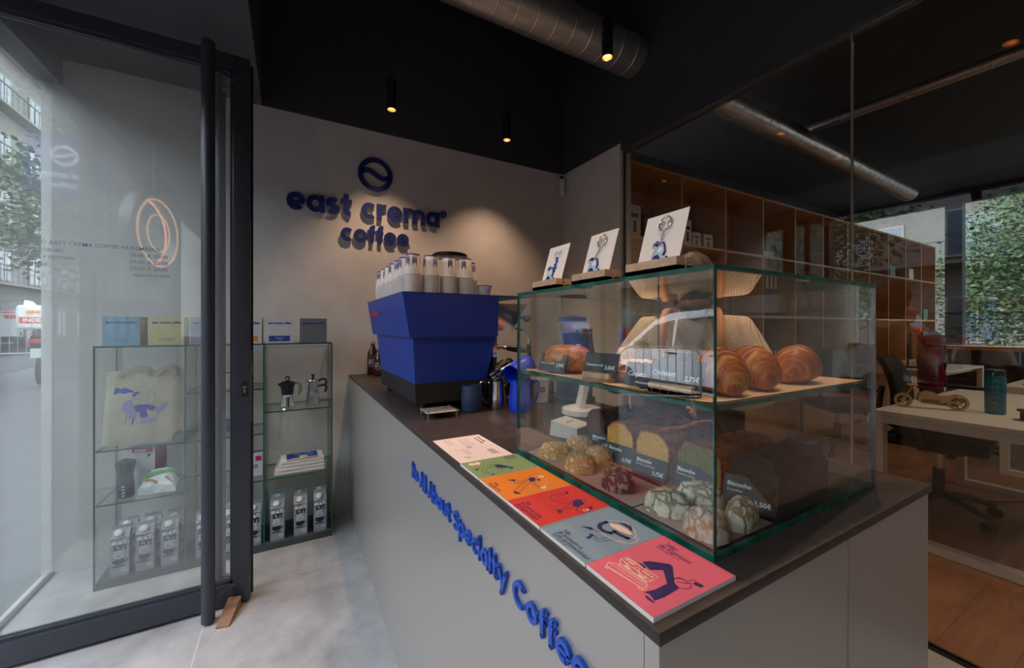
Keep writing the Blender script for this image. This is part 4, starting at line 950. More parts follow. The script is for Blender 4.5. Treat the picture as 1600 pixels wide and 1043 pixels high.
# bottles & box by the wall
AMB = mat('amber_glass', (64, 26, 12), .08, coat=.6)
def bottle(x, y, h, r, label):
    t = thing('cold_brew_bottle', label, 'bottle', (x, y, ZC))
    mb = MB(); mb.lathe([(r * .9, 0), (r, .006), (r, h * .55), (r * .92, h * .66), (r * .45, h * .84), (r * .38, h * .9), (r * .38, h * .93)], AMB, n=28); mb.build('glass_body', t)
    mb = MB(); mb.lathe([(r * .42, h * .93), (r * .42, h), (0, h)], mat('pale_cap', (150, 140, 130), .4), n=18); mb.build('cap', t)
    mb = MB()
    for i, (tx_, s) in enumerate((('Cold', .022), ('Brew', .022), ('east crema', .009), ('coffee', .007))):
        zz = h * .42 - (0, .017, .028, .038)[i]; adv = 0; a = -PI / 2 - .35 - len(tx_) * s * .5 / 2 / r
        for ch in tx_:
            F = (Vector((math.cos(a) * (r + .0006), math.sin(a) * (r + .0006), zz)), Vector((-math.sin(a), math.cos(a), 0)), Z); mb.text(ch, F, s, CHALK, .0002, bold=.02); a += s * .56 / r
    mb.build('label_print', t)
bottle(.505, 2.925, .232, .039, 'taller amber cold brew bottle nearest the white wall at the far counter end')
bottle(.528, 2.820, .192, .037, 'shorter amber cold brew bottle in front of the taller one at the far counter end')
MB().box(0, .08, 0, .07, 0, .09, mat('kraft_cardboard', (150, 118, 92), .8)).build('cardboard_box', loc=(.565, 2.915, ZC), label='small brown cardboard box against the wall behind the machine', cat='box')
# things beyond the machine / under the wand
boxobj('knock_box', .0, .13, .0, .14, 0, .07, BLACKM, label='black knock box low on the counter beyond the milk jugs', cat='box', loc=(1.02, 1.62, ZC), bev=.01)
mb = MB(); mb.lathe([(.036, 0), (.044, .10), (.046, .10), (.046, .104), (.043, .104), (.034, .003), (0, .003)], CUPW, n=24, caps=False); F = (Vector((-.03, -.0425, .05)), X, Z); mb.text('ES', F, .03, BLR, bold=.03)
mb.build('paper_cup_large', loc=(.985, 1.50, ZC), label='open white takeaway cup standing behind the tipped blue milk jug', cat='cup')

# till stand and card reader
t = thing('till_stand', 'white tablet till stand with its dark screen turned away, behind the pastry case', 'till', (.985, 1.205, ZC), -.35)
mb = MB(); mb.lathe([(.074, 0), (.078, .004), (.076, .022), (.064, .026), (0, .026)], WHITEPL, n=40); mb.build('base_disc', t)
mb = MB(); pts = [(-.01, .0, .02), (.012, .0, .12), (.03, .0, .215), (.02, 0, .262), (-.012, 0, .275)]
sp = spline([(p[0], p[2]) for p in pts], 6); mb.ribbon(sp, .020, (Vector((0, .026, 0)), X, Z), WHITEPL, d=.052); mb.build('stand_arm', t)
M_ = Matrix.Translation((-.015, -.0, .245)) @ Matrix.Rotation(.35, 4, 'Y')
mb = MB(); mb.box(.005, .020, -.125, .125, -.02, .07, mat('slate_screen_back', (42, 50, 60), .4), M_ @ Matrix.Rotation(-.5, 4, 'Y'), bev=.006); mb.build('screen', t)
t = thing('card_reader', 'white card reader lying on the worktop behind the pastry case', 'card reader', (.762, .985, ZC), .35)
mb = MB(); mb.hexa([Vector(p) for p in ((-.045, -.05, 0), (.045, -.05, 0), (.045, .05, 0), (-.045, .05, 0))], [Vector(p) for p in ((-.042, -.047, .034), (.042, -.047, .034), (.042, .047, .045), (-.042, .047, .045))], WHITEPL)
o = mb.build('reader_body', t); b_ = o.modifiers.new('b', 'BEVEL'); b_.width = .007; b_.segments = 3
mb = MB(); mb.text('MY POS', (Vector((-.018, .0, .0405)), Vector((1, 0, 0)), Vector((0, 1, .11)).normalized()), .012, INDIGO, .0004, bold=.02); mb.build('print', t)

# ================================================================== PASTRY CASE
ps = thing('pastry_case', 'rectangular green edged glass pastry case with a middle shelf standing on the counter', 'display case', (.795, .63, ZC))
def pp_(name, *b, g=CGLASS, e=GEDGE):
    m_ = MB(); b = (b[0] - .795, b[1] - .795, b[2] - .63, b[3] - .63, b[4] - ZC, b[5] - ZC); pane(m_, *b, g, e); return m_.build(name, ps)
S0, S1, T0_, T1 = .525, 1.066, .350, .911; ZTP = 1.3905
pp_('base_pane', S0, S1, T0_, T1, ZC, ZC + .008)
pp_('front_pane', S0, S0 + .006, T0_, T1, ZC + .0082, ZTP - .0072)
pp_('side_pane', S0 + .0062, S1, T0_, T0_ + .006, ZC + .0082, ZTP - .0072)
pp_('side_pane', S0 + .0062, S1, T1 - .006, T1, ZC + .0082, ZTP - .0072)
pp_('top_pane', S0, S1, T0_, T1, ZTP - .007, ZTP)
pp_('shelf_pane', S0 + .0064, S1 - .002, T0_ + .0064, T1 - .0064, 1.179, 1.186)
MB().box(S1 - .795 - .0012, S1 - .795 + .0008, T0_ - .63 - .0008, T0_ - .63 + .0068, .008, ZTP - ZC - .007, ALU).build('edge_trim', ps)
BZ = ZC + .0082; SZf = 1.1862
PARCH = mat('baking_paper', (196, 160, 148), .75, c2=(186, 150, 138), scale=6)
PARCH2 = mat('light_baking_paper', (226, 194, 162), .75, c2=(216, 182, 150), scale=6)
def sheet(x0, x1, y0, y1, z, label, rz=0., crv=.0):
    mb = MB(); n_ = 14; cx_, cy2 = (x0 + x1) / 2, (y0 + y1) / 2
    vs = []
    for j in range(n_ + 1):
        for i in range(n_ + 1):
            u, v = i / n_, j / n_; e = max(0, abs(2 * u - 1) - .8) / .2; e2 = max(0, abs(2 * v - 1) - .8) / .2
            vs.append((x0 - cx_ + (x1 - x0) * u, y0 - cy2 + (y1 - y0) * v, .0004 + crv * (e ** 2 + e2 ** 2) * .5 + .0006 * (1 + noise.noise(Vector((u * 5, v * 5, z))))))
    mb.add(vs, [(j * (n_ + 1) + i, j * (n_ + 1) + i + 1, (j + 1) * (n_ + 1) + i + 1, (j + 1) * (n_ + 1) + i) for j in range(n_) for i in range(n_)], PARCH2 if z > 1.1 else PARCH, True)
    o = mb.build('baking_paper_sheet', loc=(cx_, cy2, z), rot=(0, 0, rz), label=label, cat='baking paper'); return o
sheet(.540, .655, .52, .885, BZ, 'brown baking paper under the orange and chocolate cookies on the case floor')
sheet(.540, .70, .362, .515, BZ, 'brown baking paper under the green cookies at the near corner of the case floor')
sheet(.665, .960, .40, .880, BZ, 'brown baking paper under the loaf cakes on the case floor', .02, .004)
sheet(.538, 1.045, .362, .600, SZf, 'baking paper under the croissants on the glass shelf of the case', 0, .003)
sheet(.538, 1.03, .612, .895, SZf, 'baking paper under the filled bread at the far end of the glass shelf', 0, .003)

# cookies
def cookie(x, y, rx, ry, h, m, label, seed, rz=0):
    mb = MB(); n_, k_ = 36, 14; vs = []; fs = []
    for j in range(k_ + 1):
        a = (PI / 2) * j / k_
        for i in range(n_):
            b = 2 * PI * i / n_; d = noise.noise(Vector((math.cos(b) * 1.3 + seed, math.sin(b) * 1.3, j * .12)))
            d2 = noise.noise(Vector((math.cos(b) * math.cos(a) * 4 + seed * 3, math.sin(b) * math.cos(a) * 4, a * 3)))
            r = math.cos(a) ** .62 * (1 + .10 * d) + .03 * d2
            vs.append((rx * r * math.cos(b), ry * r * math.sin(b), h * (math.sin(a) ** .95) * (1 + .12 * d2) * (1 if j else 0) + .001))
    for j in range(k_):
        for i in range(n_): fs.append((j * n_ + i, j * n_ + (i + 1) % n_, (j + 1) * n_ + (i + 1) % n_, (j + 1) * n_ + i))
    fs.append(tuple(reversed(range(n_)))); fs.append(tuple(k_ * n_ + i for i in range(n_)))
    mb.add(vs, fs, m, True); mb.build('crinkle_cookie', loc=(x, y, BZ + .0015), rot=(0, 0, rz), label=label, cat='cookie')
CO = crackle_mat('orange_crinkle', (204, 140, 76), (234, 208, 178), 48, .0, .20, .47)
CC = crackle_mat('chocolate_crinkle', (56, 26, 24), (206, 184, 176), 36, .06, .30, .43)
CGn = crackle_mat('matcha_crinkle', (146, 130, 92), (226, 214, 196), 34, .02, .13, .40)
CPk = crackle_mat('peach_crinkle', (196, 148, 104), (226, 206, 190), 40, .0, .16, .44)
cookie(.585, .815, .034, .045, .033, CO, 'orange crinkle cookie nearest the far front corner of the pastry case', 1.1, .5)
cookie(.668, .825, .034, .040, .036, CO, 'orange crinkle cookie behind the others, next to the brown loaf', 2.3, .2)
cookie(.580, .715, .033, .040, .035, CO, 'orange crinkle cookie nearest the chocolate cookie', 3.7, .1)
cookie(.655, .735, .030, .036, .035, CO, 'orange crinkle cookie in front of the brown loaf price card', 4.9, .4)
cookie(.577, .592, .029, .036, .038, CC, 'dark chocolate crinkle cookie alone in the middle of the case floor', 5.2, .2)
cookie(.585, .478, .034, .042, .036, CGn, 'green crinkle cookie, leftmost of the green ones', 6.6, .3)
cookie(.660, .468, .033, .042, .038, CGn, 'pale green crinkle cookie at the back of the green ones', 7.9, .8)
cookie(.574, .395, .037, .034, .037, CPk, 'large pinkish crinkle cookie in the near front corner of the pastry case', 8.4, 1.2)
cookie(.650, .384, .040, .024, .040, CGn, 'split green crinkle cookie beside the black loaf price card', 9.3, .2)

# loaves
def loaf(y, w_, x0, x1, h, crust, crumb, label, seed, rz=0, seeds=None):
    mb = MB(); n_ = 26; L_ = x1 - x0; K = 12
    def prof(s_):
        pts = []
        for i in range(n_):
            t_ = i / (n_ - 1); a = PI * t_; c = math.cos(a); s = math.sin(a)
            xx = w_ / 2 * (abs(c) ** .55) * (1 if c >= 0 else -1) * (1 - .10 * (1 - min(1, s * 2)))
            zz = (h * .70 * min(1, s * 2.2) + (h * .30) * max(0, s) ** 3)
            d = (.011 if seed == 5 else .004) * noise.noise(Vector((t_ * 7 + seed, s_ * 9, seed)))
            pts.append((xx * (1 + d * 6), max(0, zz + d * 1.8 * min(1, s * 3))))
        return pts
    rings = []
    for k in range(K + 1):
        s_ = k / K; e = 1 if s_ < .9 else 1 - (s_ - .9) * 1.4
        rings.append([Vector((x0 + L_ * s_ - x0, p[0] * e, p[1] * e)) for p in prof(s_)])
    vs = [p for r in rings for p in r]
    mb.add(vs, [(k * n_ + i, k * n_ + i + 1, (k + 1) * n_ + i + 1, (k + 1) * n_ + i) for k in range(K) for i in range(n_ - 1)], crust, True)
    mb.add(rings[0], [tuple(reversed(range(n_)))], crust); mb.add(rings[-1], [tuple(range(n_))], crust)
    inn = [Vector((-.0006, p.y * .93, .003 + p.z * .925)) for p in rings[0]]; mb.add(inn, [tuple(range(n_))], crumb)
    mb.add([Vector((-.0001, p.y, p.z)) for p in rings[0]] + inn, [(i, i + 1, n_ + i + 1, n_ + i) for i in range(n_ - 1)], crust)
    mb.build('loaf_cake', loc=(x0, y, BZ + .0028), rot=(0, 0, rz), label=label, cat='cake')
CRU = crust_mat('loaf_crust', (110, 56, 28), (170, 92, 42), (206, 136, 68), 30, rough=.5)
loaf(.842, .078, .735, .93, .095, crust_mat('dark_seed_crust', (60, 36, 26), (98, 58, 38), (130, 84, 56), 60, rough=.7), mat('brown_crumb', (120, 84, 60), .9, c2=(78, 54, 42), scale=160, bump=.4, bscale=200), 'dark brown seeded loaf cake at the far end of the row of loaves', 1, 0)
loaf(.713, .094, .700, .93, .092, CRU, mat('yellow_crumb', (240, 184, 92), .9, c2=(224, 164, 76), scale=120, bump=.4, bscale=220), 'golden yellow loaf cake with a brown crust, second in the row of loaves', 2)
loaf(.610, .098, .695, .93, .094, CRU, mat('yellow_crumb', (0, 0, 0)), 'golden yellow loaf cake standing beside the green one', 3)
loaf(.503, .100, .705, .93, .092, CRU, mat('green_crumb', (132, 128, 62), .9, c2=(108, 106, 48), scale=120, bump=.4, bscale=220), 'green pistachio coloured loaf cake with an orange brown crust', 4)
loaf(.400, .086, .712, .90, .100, crust_mat('chocolate_crust', (18, 13, 12), (32, 23, 19), (48, 34, 27), 30, rough=.8), mat('chocolate_crumb', (40, 40, 30), .9, c2=(24, 26, 20), scale=40, bump=1., bscale=90), 'almost black chocolate loaf cake at the near end of the row', 5)

# croissants
CRS = crust_mat('croissant_crust', (120, 50, 20), (182, 90, 36), (226, 148, 74), 26, (9, .8, .8), .35, .9)
def croissant(x, y, z, L_, R_, H_, rz, label, seed, bend=.5):
    mb = MB(); K, n_ = 90, 32; vs = []
    for k in range(K + 1):
        t_ = k / K; s = 2 * t_ - 1; a = s * bend
        cx_ = L_ / 2 * math.sin(a * 1.0) / math.sin(bend); cy_ = L_ * .9 * (1 - math.cos(a)) 
        env = max(.10, (1 - abs(s) ** 2.3)) ** .6
        rid = ((abs(s) * 6.5) % 1); rd = 1 + .10 * (1 - rid) ** 1.3 - .05 + .012 * math.sin(abs(s) * 150)
        for i in range(n_):
            b = 2 * PI * i / n_; nn = 1 + .03 * noise.noise(Vector((math.cos(b) * 2 + seed, math.sin(b) * 2, t_ * 9)))
            zz = math.sin(b) * H_ * env * rd * nn; zz = zz if zz > 0 else zz * .55
            yy = math.cos(b) * R_ * env * rd * nn
            vs.append((cx_ - yy * math.sin(a) * .6, cy_ + yy * math.cos(a), zz + H_ * .5 * env * .98))
    mn = min(v[2] for v in vs); vs = [(v[0], v[1], v[2] - mn) for v in vs]
    fs = [(k * n_ + i, k * n_ + (i + 1) % n_, (k + 1) * n_ + (i + 1) % n_, (k + 1) * n_ + i) for k in range(K) for i in range(n_)]
    fs.append(tuple(range(n_))); fs.append(tuple(reversed(range(K * n_, (K + 1) * n_))))
    mb.add(vs, [f[::-1] for f in fs], CRS, True); mb.build('croissant', loc=(x, y, z), rot=(0, 0, rz), label=label, cat='pastry')
croissant(.642, .418, SZf + .002, .106, .040, .048, 1.15, 'glossy croissant nearest the near front corner of the pastry case shelf', 1)
croissant(.760, .428, SZf + .002, .125, .038, .048, 1.0, 'glossy croissant in the middle of the three on the case shelf', 2)
croissant(.912, .425, SZf + .002, .125, .040, .047, .35, 'glossy croissant nearest the open back of the case shelf', 3)

# filled bread + skewered pastries on the shelf
SUG = crust_mat('sugared_crust', (150, 70, 20), (200, 112, 40), (226, 160, 80), 36, rough=.35)
mb = MB(); n_ = 30; K = 16; vs = []
for k in range(K + 1):
    s = k / K; e = (1 - abs(2 * s - 1) ** 4) ** .5 if 0 < k < K else .25
    for i in range(n_):
        b = 2 * PI * i / n_; q = 1 + .05 * noise.noise(Vector((math.cos(b) * 2, math.sin(b) * 2, s * 6)))
        vs.append((.045 * math.cos(b) * e * q, -.06 + .12 * s, max(0, .032 + .036 * math.sin(b) * e * q * (1 if math.sin(b) > 0 else .9))))
mb.add(vs, [(k * n_ + (i + 1) % n_, k * n_ + i, (k + 1) * n_ + i, (k + 1) * n_ + (i + 1) % n_) for k in range(K) for i in range(n_)] + [tuple(range(n_)), tuple(reversed(range(K * n_, (K + 1) * n_)))], SUG, True)
mb.build('chocolate_bread', loc=(.605, .795, SZf + .002), rot=(0, 0, .35), label='sugared golden bun behind the price card at the far end of the case shelf', cat='pastry')
GLZ = crust_mat('cinnamon_roll_crust', (118, 58, 26), (168, 92, 44), (214, 150, 98), 30, rough=.35); ICE = mat('pale_icing', (236, 204, 182), .35)
def roll(x, y, seed, label):
    t = thing('iced_roll', label, 'pastry', (x, y, SZf + .002))
    mb = MB(); pts = []; rr = []
    for i in range(90):
        a = i * .21; r = .006 + .0017 * a; pts.append((r * math.cos(a), r * math.sin(a), .019 - .00004 * i)); rr.append(.0085)
    mb.tube(pts, [.010] * 90, GLZ, 8); mb.lathe([(.030, .004), (.036, .01), (.034, .028), (.02, .034), (0, .032)], GLZ, n=20); mb.build('dough', t)
    mb = MB()
    for k in range(9):
        a = k * 2 * PI / 9 + seed; mb.tube([(.012 * math.cos(a), .012 * math.sin(a), .035), (.03 * math.cos(a), .03 * math.sin(a), .032), (.0385 * math.cos(a), .0385 * math.sin(a), .024), (.039 * math.cos(a), .039 * math.sin(a), .024 - .012 * (.5 + .5 * math.sin(k * 5 + seed)))], [.005, .0055, .005, .004], ICE, 8)
    mb.lathe([(.026, .036), (.012, .039), (0, .039)], ICE, n=18); mb.build('icing', t)
roll(.618, .600, .3, 'iced roll behind the second price card on the case shelf'); roll(.690, .640, 1.3, 'iced roll farther back behind the second price card')
COC = crust_mat('coconut_crust', (170, 96, 40), (214, 150, 84), (238, 190, 130), 80, rough=.7)
for k, (x_, y_) in enumerate(((.622, .515), (.672, .560), (.690, .500), (.640, .468))):
    mb = MB(); mb.lathe([(.020, 0), (.024, .006), (.021, .022), (.012, .036), (.004, .044), (0, .045)], COC, n=18)
    mb.build('coconut_mound', loc=(x_, y_, SZf + .002), label='small golden coconut mound ' + ('directly behind the third price card', 'farthest to the left behind the third price card', 'in the back of the group by the third price card', 'right behind the wooden block of the fourth price card')[k], cat='pastry')

# price cards in wooden blocks
SLATE = mat('slate_card', (48, 52, 58), .6)
def price(x, y, z, w_, h_, txt, prc, label, rz=0., block=True, sub=None, tilt=.32, bw=None):
    t = thing('price_card', label, 'price card', (x, y, z), rz)    # reads along -Y when rz = 0
    u_ = Vector((math.sin(tilt), 0, math.cos(tilt))); n_ = Vector((-math.cos(tilt), 0, math.sin(tilt)))
    z0 = .010 if block else .003; F = (Vector((0, w_ / 2, z0)), -Y, u_)
    mb = MB(); mb.prism([(0, 0), (w_, 0), (w_, h_), (0, h_)], F, .0012, SLATE)
    mb.text(txt, (F[0] + -Y * .006 + u_ * (h_ * .42 if not sub else h_ * .66), -Y, u_), min(.0125, w_ * 1.15 / max(7, len(txt))) if not sub else .0105, CHALK, .0016, bold=.025)
    if sub: mb.text(sub, (F[0] + -Y * .006 + u_ * (h_ * .5), -Y, u_), .006, CHALK, .0016)
    mb.text(prc, (F[0] + -Y * (w_ - .006) + u_ * (h_ * (.32 if not sub else .22)), -Y, u_), .0112, CHALK, .0016, align='RIGHT', bold=.02)
    mb.build('slate', t)
    if block:
        b2 = (bw or w_ * .8) / 2; mb = MB(); mb.box(-.010, .0, -b2, b2, 0, .018, OAK); mb.box(.004, .016, -b2, b2, 0, .018, OAK); mb.box(-.010, .016, -b2, b2, 0, .008, OAK); mb.build('wooden_block', t)
    else:
        mb = MB(); mb.box(.002, .02, -.004, .004, 0, .010, BLACK); mb.build('foot', t)
price(.553, .795, SZf + .002, .092, .045, 'Pan au Chocolat', '2,90€', 'dark price card in front of the sugared bun on the case shelf', .15, False)
price(.556, .628, SZf + .002, .090, .050, 'Cinnamon roll', '3,00€', 'dark price card in a wooden block in front of the iced rolls', .12)
price(.556, .515, SZf + .002, .078, .045, 'Coquito', '', 'dark price card reading Coquito in front of the coconut mounds', .05, False)
price(.552, .442, SZf + .002, .105, .048, 'Croissant', '2,75€', 'wide dark price card reading Croissant in a wooden block', .0, bw=.085)
price(.712, .795, BZ + .002, .07, .04, 'Bizcocho', '3,50€', 'dark price card leaning in front of the brown seeded loaf', .3, False, 'Plátano')
price(.672, .690, BZ + .002, .082, .044, 'Bizcocho', '3,75€', 'dark price card in front of the far yellow loaf', .1, False, 'Limón')
price(.665, .595, BZ + .002, .082, .044, 'Bizcocho', '3,75€', 'dark price card in front of the near yellow loaf', .1, False, 'Naranja y almendra')
price(.690, .510, BZ + .002, .080, .046, 'Bizcocho', '3,90€', 'dark price card in front of the green loaf', .1, False, 'Pistacho y limón')
price(.697, .402, BZ + .002, .082, .056, 'Bizcocho', '3,50€', 'dark price card in front of the black chocolate loaf', .3, False, 'Chocolate')

# ================================================================== keyrings on the case
GOLD = mat('warm_chrome', (220, 190, 150), .12, 1.)
def keyring(y0, y1, label, kind, x=.537):
    t = thing('keyring_display', label, 'keyring display', (x, (y0 + y1) / 2, ZTP)); w_ = (y1 - y0)
    mb = MB(); mb.box(0, .020, -w_ / 2, w_ / 2, 0, .024, OAK).box(.024, .042, -w_ / 2, w_ / 2, 0, .024, OAK).box(0, .042, -w_ / 2, w_ / 2, 0, .010, OAK); mb.build('wooden_block', t)
    tl = .30; u_ = Vector((math.sin(tl), 0, math.cos(tl))); cw, ch = w_ * .82, .108; F = (Vector((.0208, cw / 2 + .004, .0105)), -Y, u_)
    mb = MB(); mb.prism([(0, 0), (cw, 0), (cw, ch), (0, ch)], F, .0009, PAPER); LBL = mat('lilac_print', (130, 124, 170), .7)
    for cx_ in (.42, .62): mb.ribbon(arc(cw * cx_, ch * .80, .006, .006, 0, 360, 16), .0016, F, LBL, .0013); mb.ribbon(spline([(cw * cx_ - .004, ch * .80), (cw * cx_, ch * .81), (cw * cx_ + .004, ch * .80)], 3), .002, F, LBL, .0013)
    mb.ribbon([(cw * .35, ch * .70), (cw * .7, ch * .70)], .001, F, LBL, .0013); mb.build('backing_card', t)
    W3 = lambda a, b, c=.003: F[0] + F[1] * a + F[2] * b + F[1].cross(F[2]).normalized() * c
    if kind:
        mb = MB(); cx_, cy_ = cw * .52, ch * .80; mb.tube([W3(cx_ + .0125 * math.cos(a * PI / 12), cy_ + .0135 * math.sin(a * PI / 12), .004) for a in range(24)], .0011, GOLD, 6, closed=True); mb.build('split_ring', t)
        mb = MB()
        for k in range(7): mb.tube([W3(cx_ - .002 * k * (kind == 1) + .0018 * math.cos(a * PI / 4) * (1 if k % 2 else .4), cy_ - .0155 - .0045 * k + .003 * math.sin(a * PI / 4), .004 + (.0012 * math.cos(a * PI / 4) if k % 2 == 0 else 0)) for a in range(8)], .0005, GOLD, 5, closed=True)
        mb.build('chain', t)
    mb = MB(); px_, py_ = (cw * (.52 if kind == 2 else .40), ch * .26); DB = mat('dark_blue_enamel', (26, 44, 110), .3); PB = mat('pale_blue_enamel', (170, 200, 222), .3)
    Q = lambda L, s=1: [(px_ + a * s, py_ + b * s) for a, b in L]
    out = [(-.017, .020), (-.008, .026), (-.001, .020), (.006, .022), (.010, .014), (.013, .004), (.010, -.006), (.019, -.007), (.019, -.014), (.008, -.018), (-.004, -.020), (-.012, -.017), (-.014, -.006), (-.012, .004), (-.006, .010), (-.016, .013)]
    if kind == 1: out = [(a * 1.1, b * .9) for a, b in out]
    mb.prism(Q(out), F, .003, DB, .001); mb.prism(Q(out, .86), F, .0006, PB, .004)
    for L in ([(-.013, .017), (-.007, .021), (-.001, .016), (-.007, .014)], [(-.009, -.004), (.0, -.002), (.008, -.012), (.003, -.014), (-.003, -.009), (-.009, -.013)]): mb.prism(Q(L), F, .0006, DB, .0046)
    for L in ([(.002, .014), (.008, .008), (.004, .002), (-.004, .004)],): mb.prism(Q(L), F, .0004, CHALK, .0046)
    if kind == 0:
        for k in range(5): mb.prism(arc(cw * .52 + .003 * (k % 2), ch * .36 + k * .0085, .0055, .0045, 0, 360, 10)[:-1], F, .0015, PRINTB, .001)
    mb.build('charm', t)
keyring(.750, .853, 'keyring card with a violet charm in a wooden block, farthest on the case', 0)
keyring(.588, .692, 'keyring card with a white figure charm, middle one on the case top', 1)
keyring(.422, .532, 'keyring card with a pale blue charm in a wooden block, nearest the case corner', 2)

# ================================================================== lamps and duct
LAMPB = mat('lamp_black', (14, 14, 15), .45); BRS = mat('warm_reflector', (236, 176, 130), .35, .6)
GLOW = mat('lamp_glow', (255, 220, 180), .5, emit=(255, 196, 140), es=8.)
PN = []
for x_, y_, lab in ((.565, 2.60, 'black tube pendant lamp hanging above the wall sign, leftmost'), (1.41, 2.60, 'black tube pendant lamp hanging over the wall corner behind the machine'), (1.434, 1.55, 'black tube pendant lamp hanging in front of the silver duct end'), (.565, 1.55, 'black tube pendant lamp hanging high above the near counter part'), (.565, .50, 'added unseen black tube pendant above the doorway side of the counter end'), (1.434, .50, 'added unseen black tube pendant above the aisle at the counter end')):  # last two are unseen pendants added for warm light on the counter end
    t = thing('pendant_lamp', lab, 'lamp', (x_, y_, 2.70), 0, 'black tube pendants over the counter')
    mb = MB(); mb.lathe([(.0285, 0), (.0285, .19), (.004, .192)], LAMPB, n=28, caps=False); mb.lathe([(.0285, 0), (.0262, .0), (.0262, .03)], LAMPB, n=28, caps=False); mb.build('shade', t)
    mb = MB(); mb.lathe([(.0258, .002), (.0205, .03), (.0, .032)], BRS, n=24, caps=False); mb.build('reflector', t)
    mb = MB(); mb.lathe([(.0185, .0295), (0, .0295)], GLOW, n=24, caps=False); mb.build('bulb', t)
    mb = MB(); mb.cyl((0, 0, .19), (0, 0, 1.30), .0022, LAMPB, 6); mb.build('cable', t)
    l = bpy.data.lights.new('pendant_light', 'SPOT'); l.energy = 15; l.color = (1, .64, .42); l.spot_size = math.radians(92); l.spot_blend = .75; l.shadow_soft_size = .018
    lo = bpy.data.objects.new('pendant_light', l); COL.objects.link(lo); lo.parent = t; lo.location = (0, 0, .012)
GALV = mat('galvanised_steel', (206, 204, 200), .38, .85, c2=(186, 184, 182), scale=5, stretch=(1, 6, 6))
def duct(p0, p1, r, label, step=.135, grille=None):
    t = thing('ventilation_duct', label, 'duct', p0); p1 = Vector(p1) - Vector(p0); L_ = p1.length; d = p1.normalized(); q = d.to_track_quat('Z', 'Y').to_matrix().to_4x4()
    mb = MB(); mb.lathe([(r, 0), (r, L_)], GALV, n=48, M=q); mb.build('tube', t)
    mb = MB(); k = 1
    while k * step < L_: mb.lathe([(r, k * step - .005), (r + .003, k * step - .002), (r + .003, k * step + .002), (r, k * step + .005)], GALV, n=48, M=q, caps=False); k += 1
    mb.build('seams', t)
    if grille:
        mb = MB(); a, b, up = grille
        side = Vector(up); Rr = d.cross(side).normalized()
        o = d * a + side * (r + .006); mb.prism([(0, -.05), (b, -.05), (b, .05), (0, .05)], (o, d, side.cross(d).normalized() * -1), .004, ALU)
        for k in range(int(b / .022)): mb.prism([(.008 + k * .022, -.038), (.020 + k * .022, -.038), (.020 + k * .022, .038), (.008 + k * .022, .038)], (o, d, side.cross(d).normalized() * -1), .0052, BLACK)
        mb.build('grille', t)
    return t
duct((-.164, 2.12, 3.30), (2.222, 2.12, 3.30), .135, 'round galvanised ventilation duct running under the black ceiling into the dark wall', grille=(.92, .30, (0, -.94, .34)))
duct((2.342, 2.0, 3.18), (7.15, 2.0, 3.06), .088, 'round galvanised duct seen through the glass partition above the wooden shelving', grille=(1.65, .36, (0, -.94, .34)))
duct((4.95, 2.4, 3.47), (5.15, -2.6, 3.47), .05, 'thin dark duct crossing the office ceiling', .5)

for k, (x_, y_) in enumerate(((3.3, -.6), (3.3, .55), (4.6, -.9), (6.0, -.6), (7.5, -.6))):  # unseen spots, added to warm and brighten the office
    t = thing('pendant_lamp', 'added unseen black ceiling spot in the office, ' + ('above the near desk end', 'straight above the near desk', 'second row from the partition', 'above the second desk', 'near the far window')[k], 'lamp', (x_, y_, 3.50))
    mb = MB(); mb.lathe([(.0285, 0), (.0285, .19), (.004, .198)], LAMPB, n=24, caps=False); mb.lathe([(.0285, 0), (.0262, .0), (.0262, .03)], LAMPB, n=24, caps=False); mb.build('shade', t)
    MB().lathe([(.0258, .002), (.0205, .03), (.0, .032)], BRS, n=24, caps=False).build('reflector', t); MB().lathe([(.0185, .0295), (0, .0295)], GLOW, n=24, caps=False).build('bulb', t)
    l = bpy.data.lights.new('office_fill_light', 'SPOT'); l.energy = 17; l.color = (1, .80, .60); l.spot_size = math.radians(130); l.spot_blend = .6; l.shadow_soft_size = .02
    lo = bpy.data.objects.new('office_fill_light', l); COL.objects.link(lo); lo.parent = t; lo.location = (0, 0, .012)
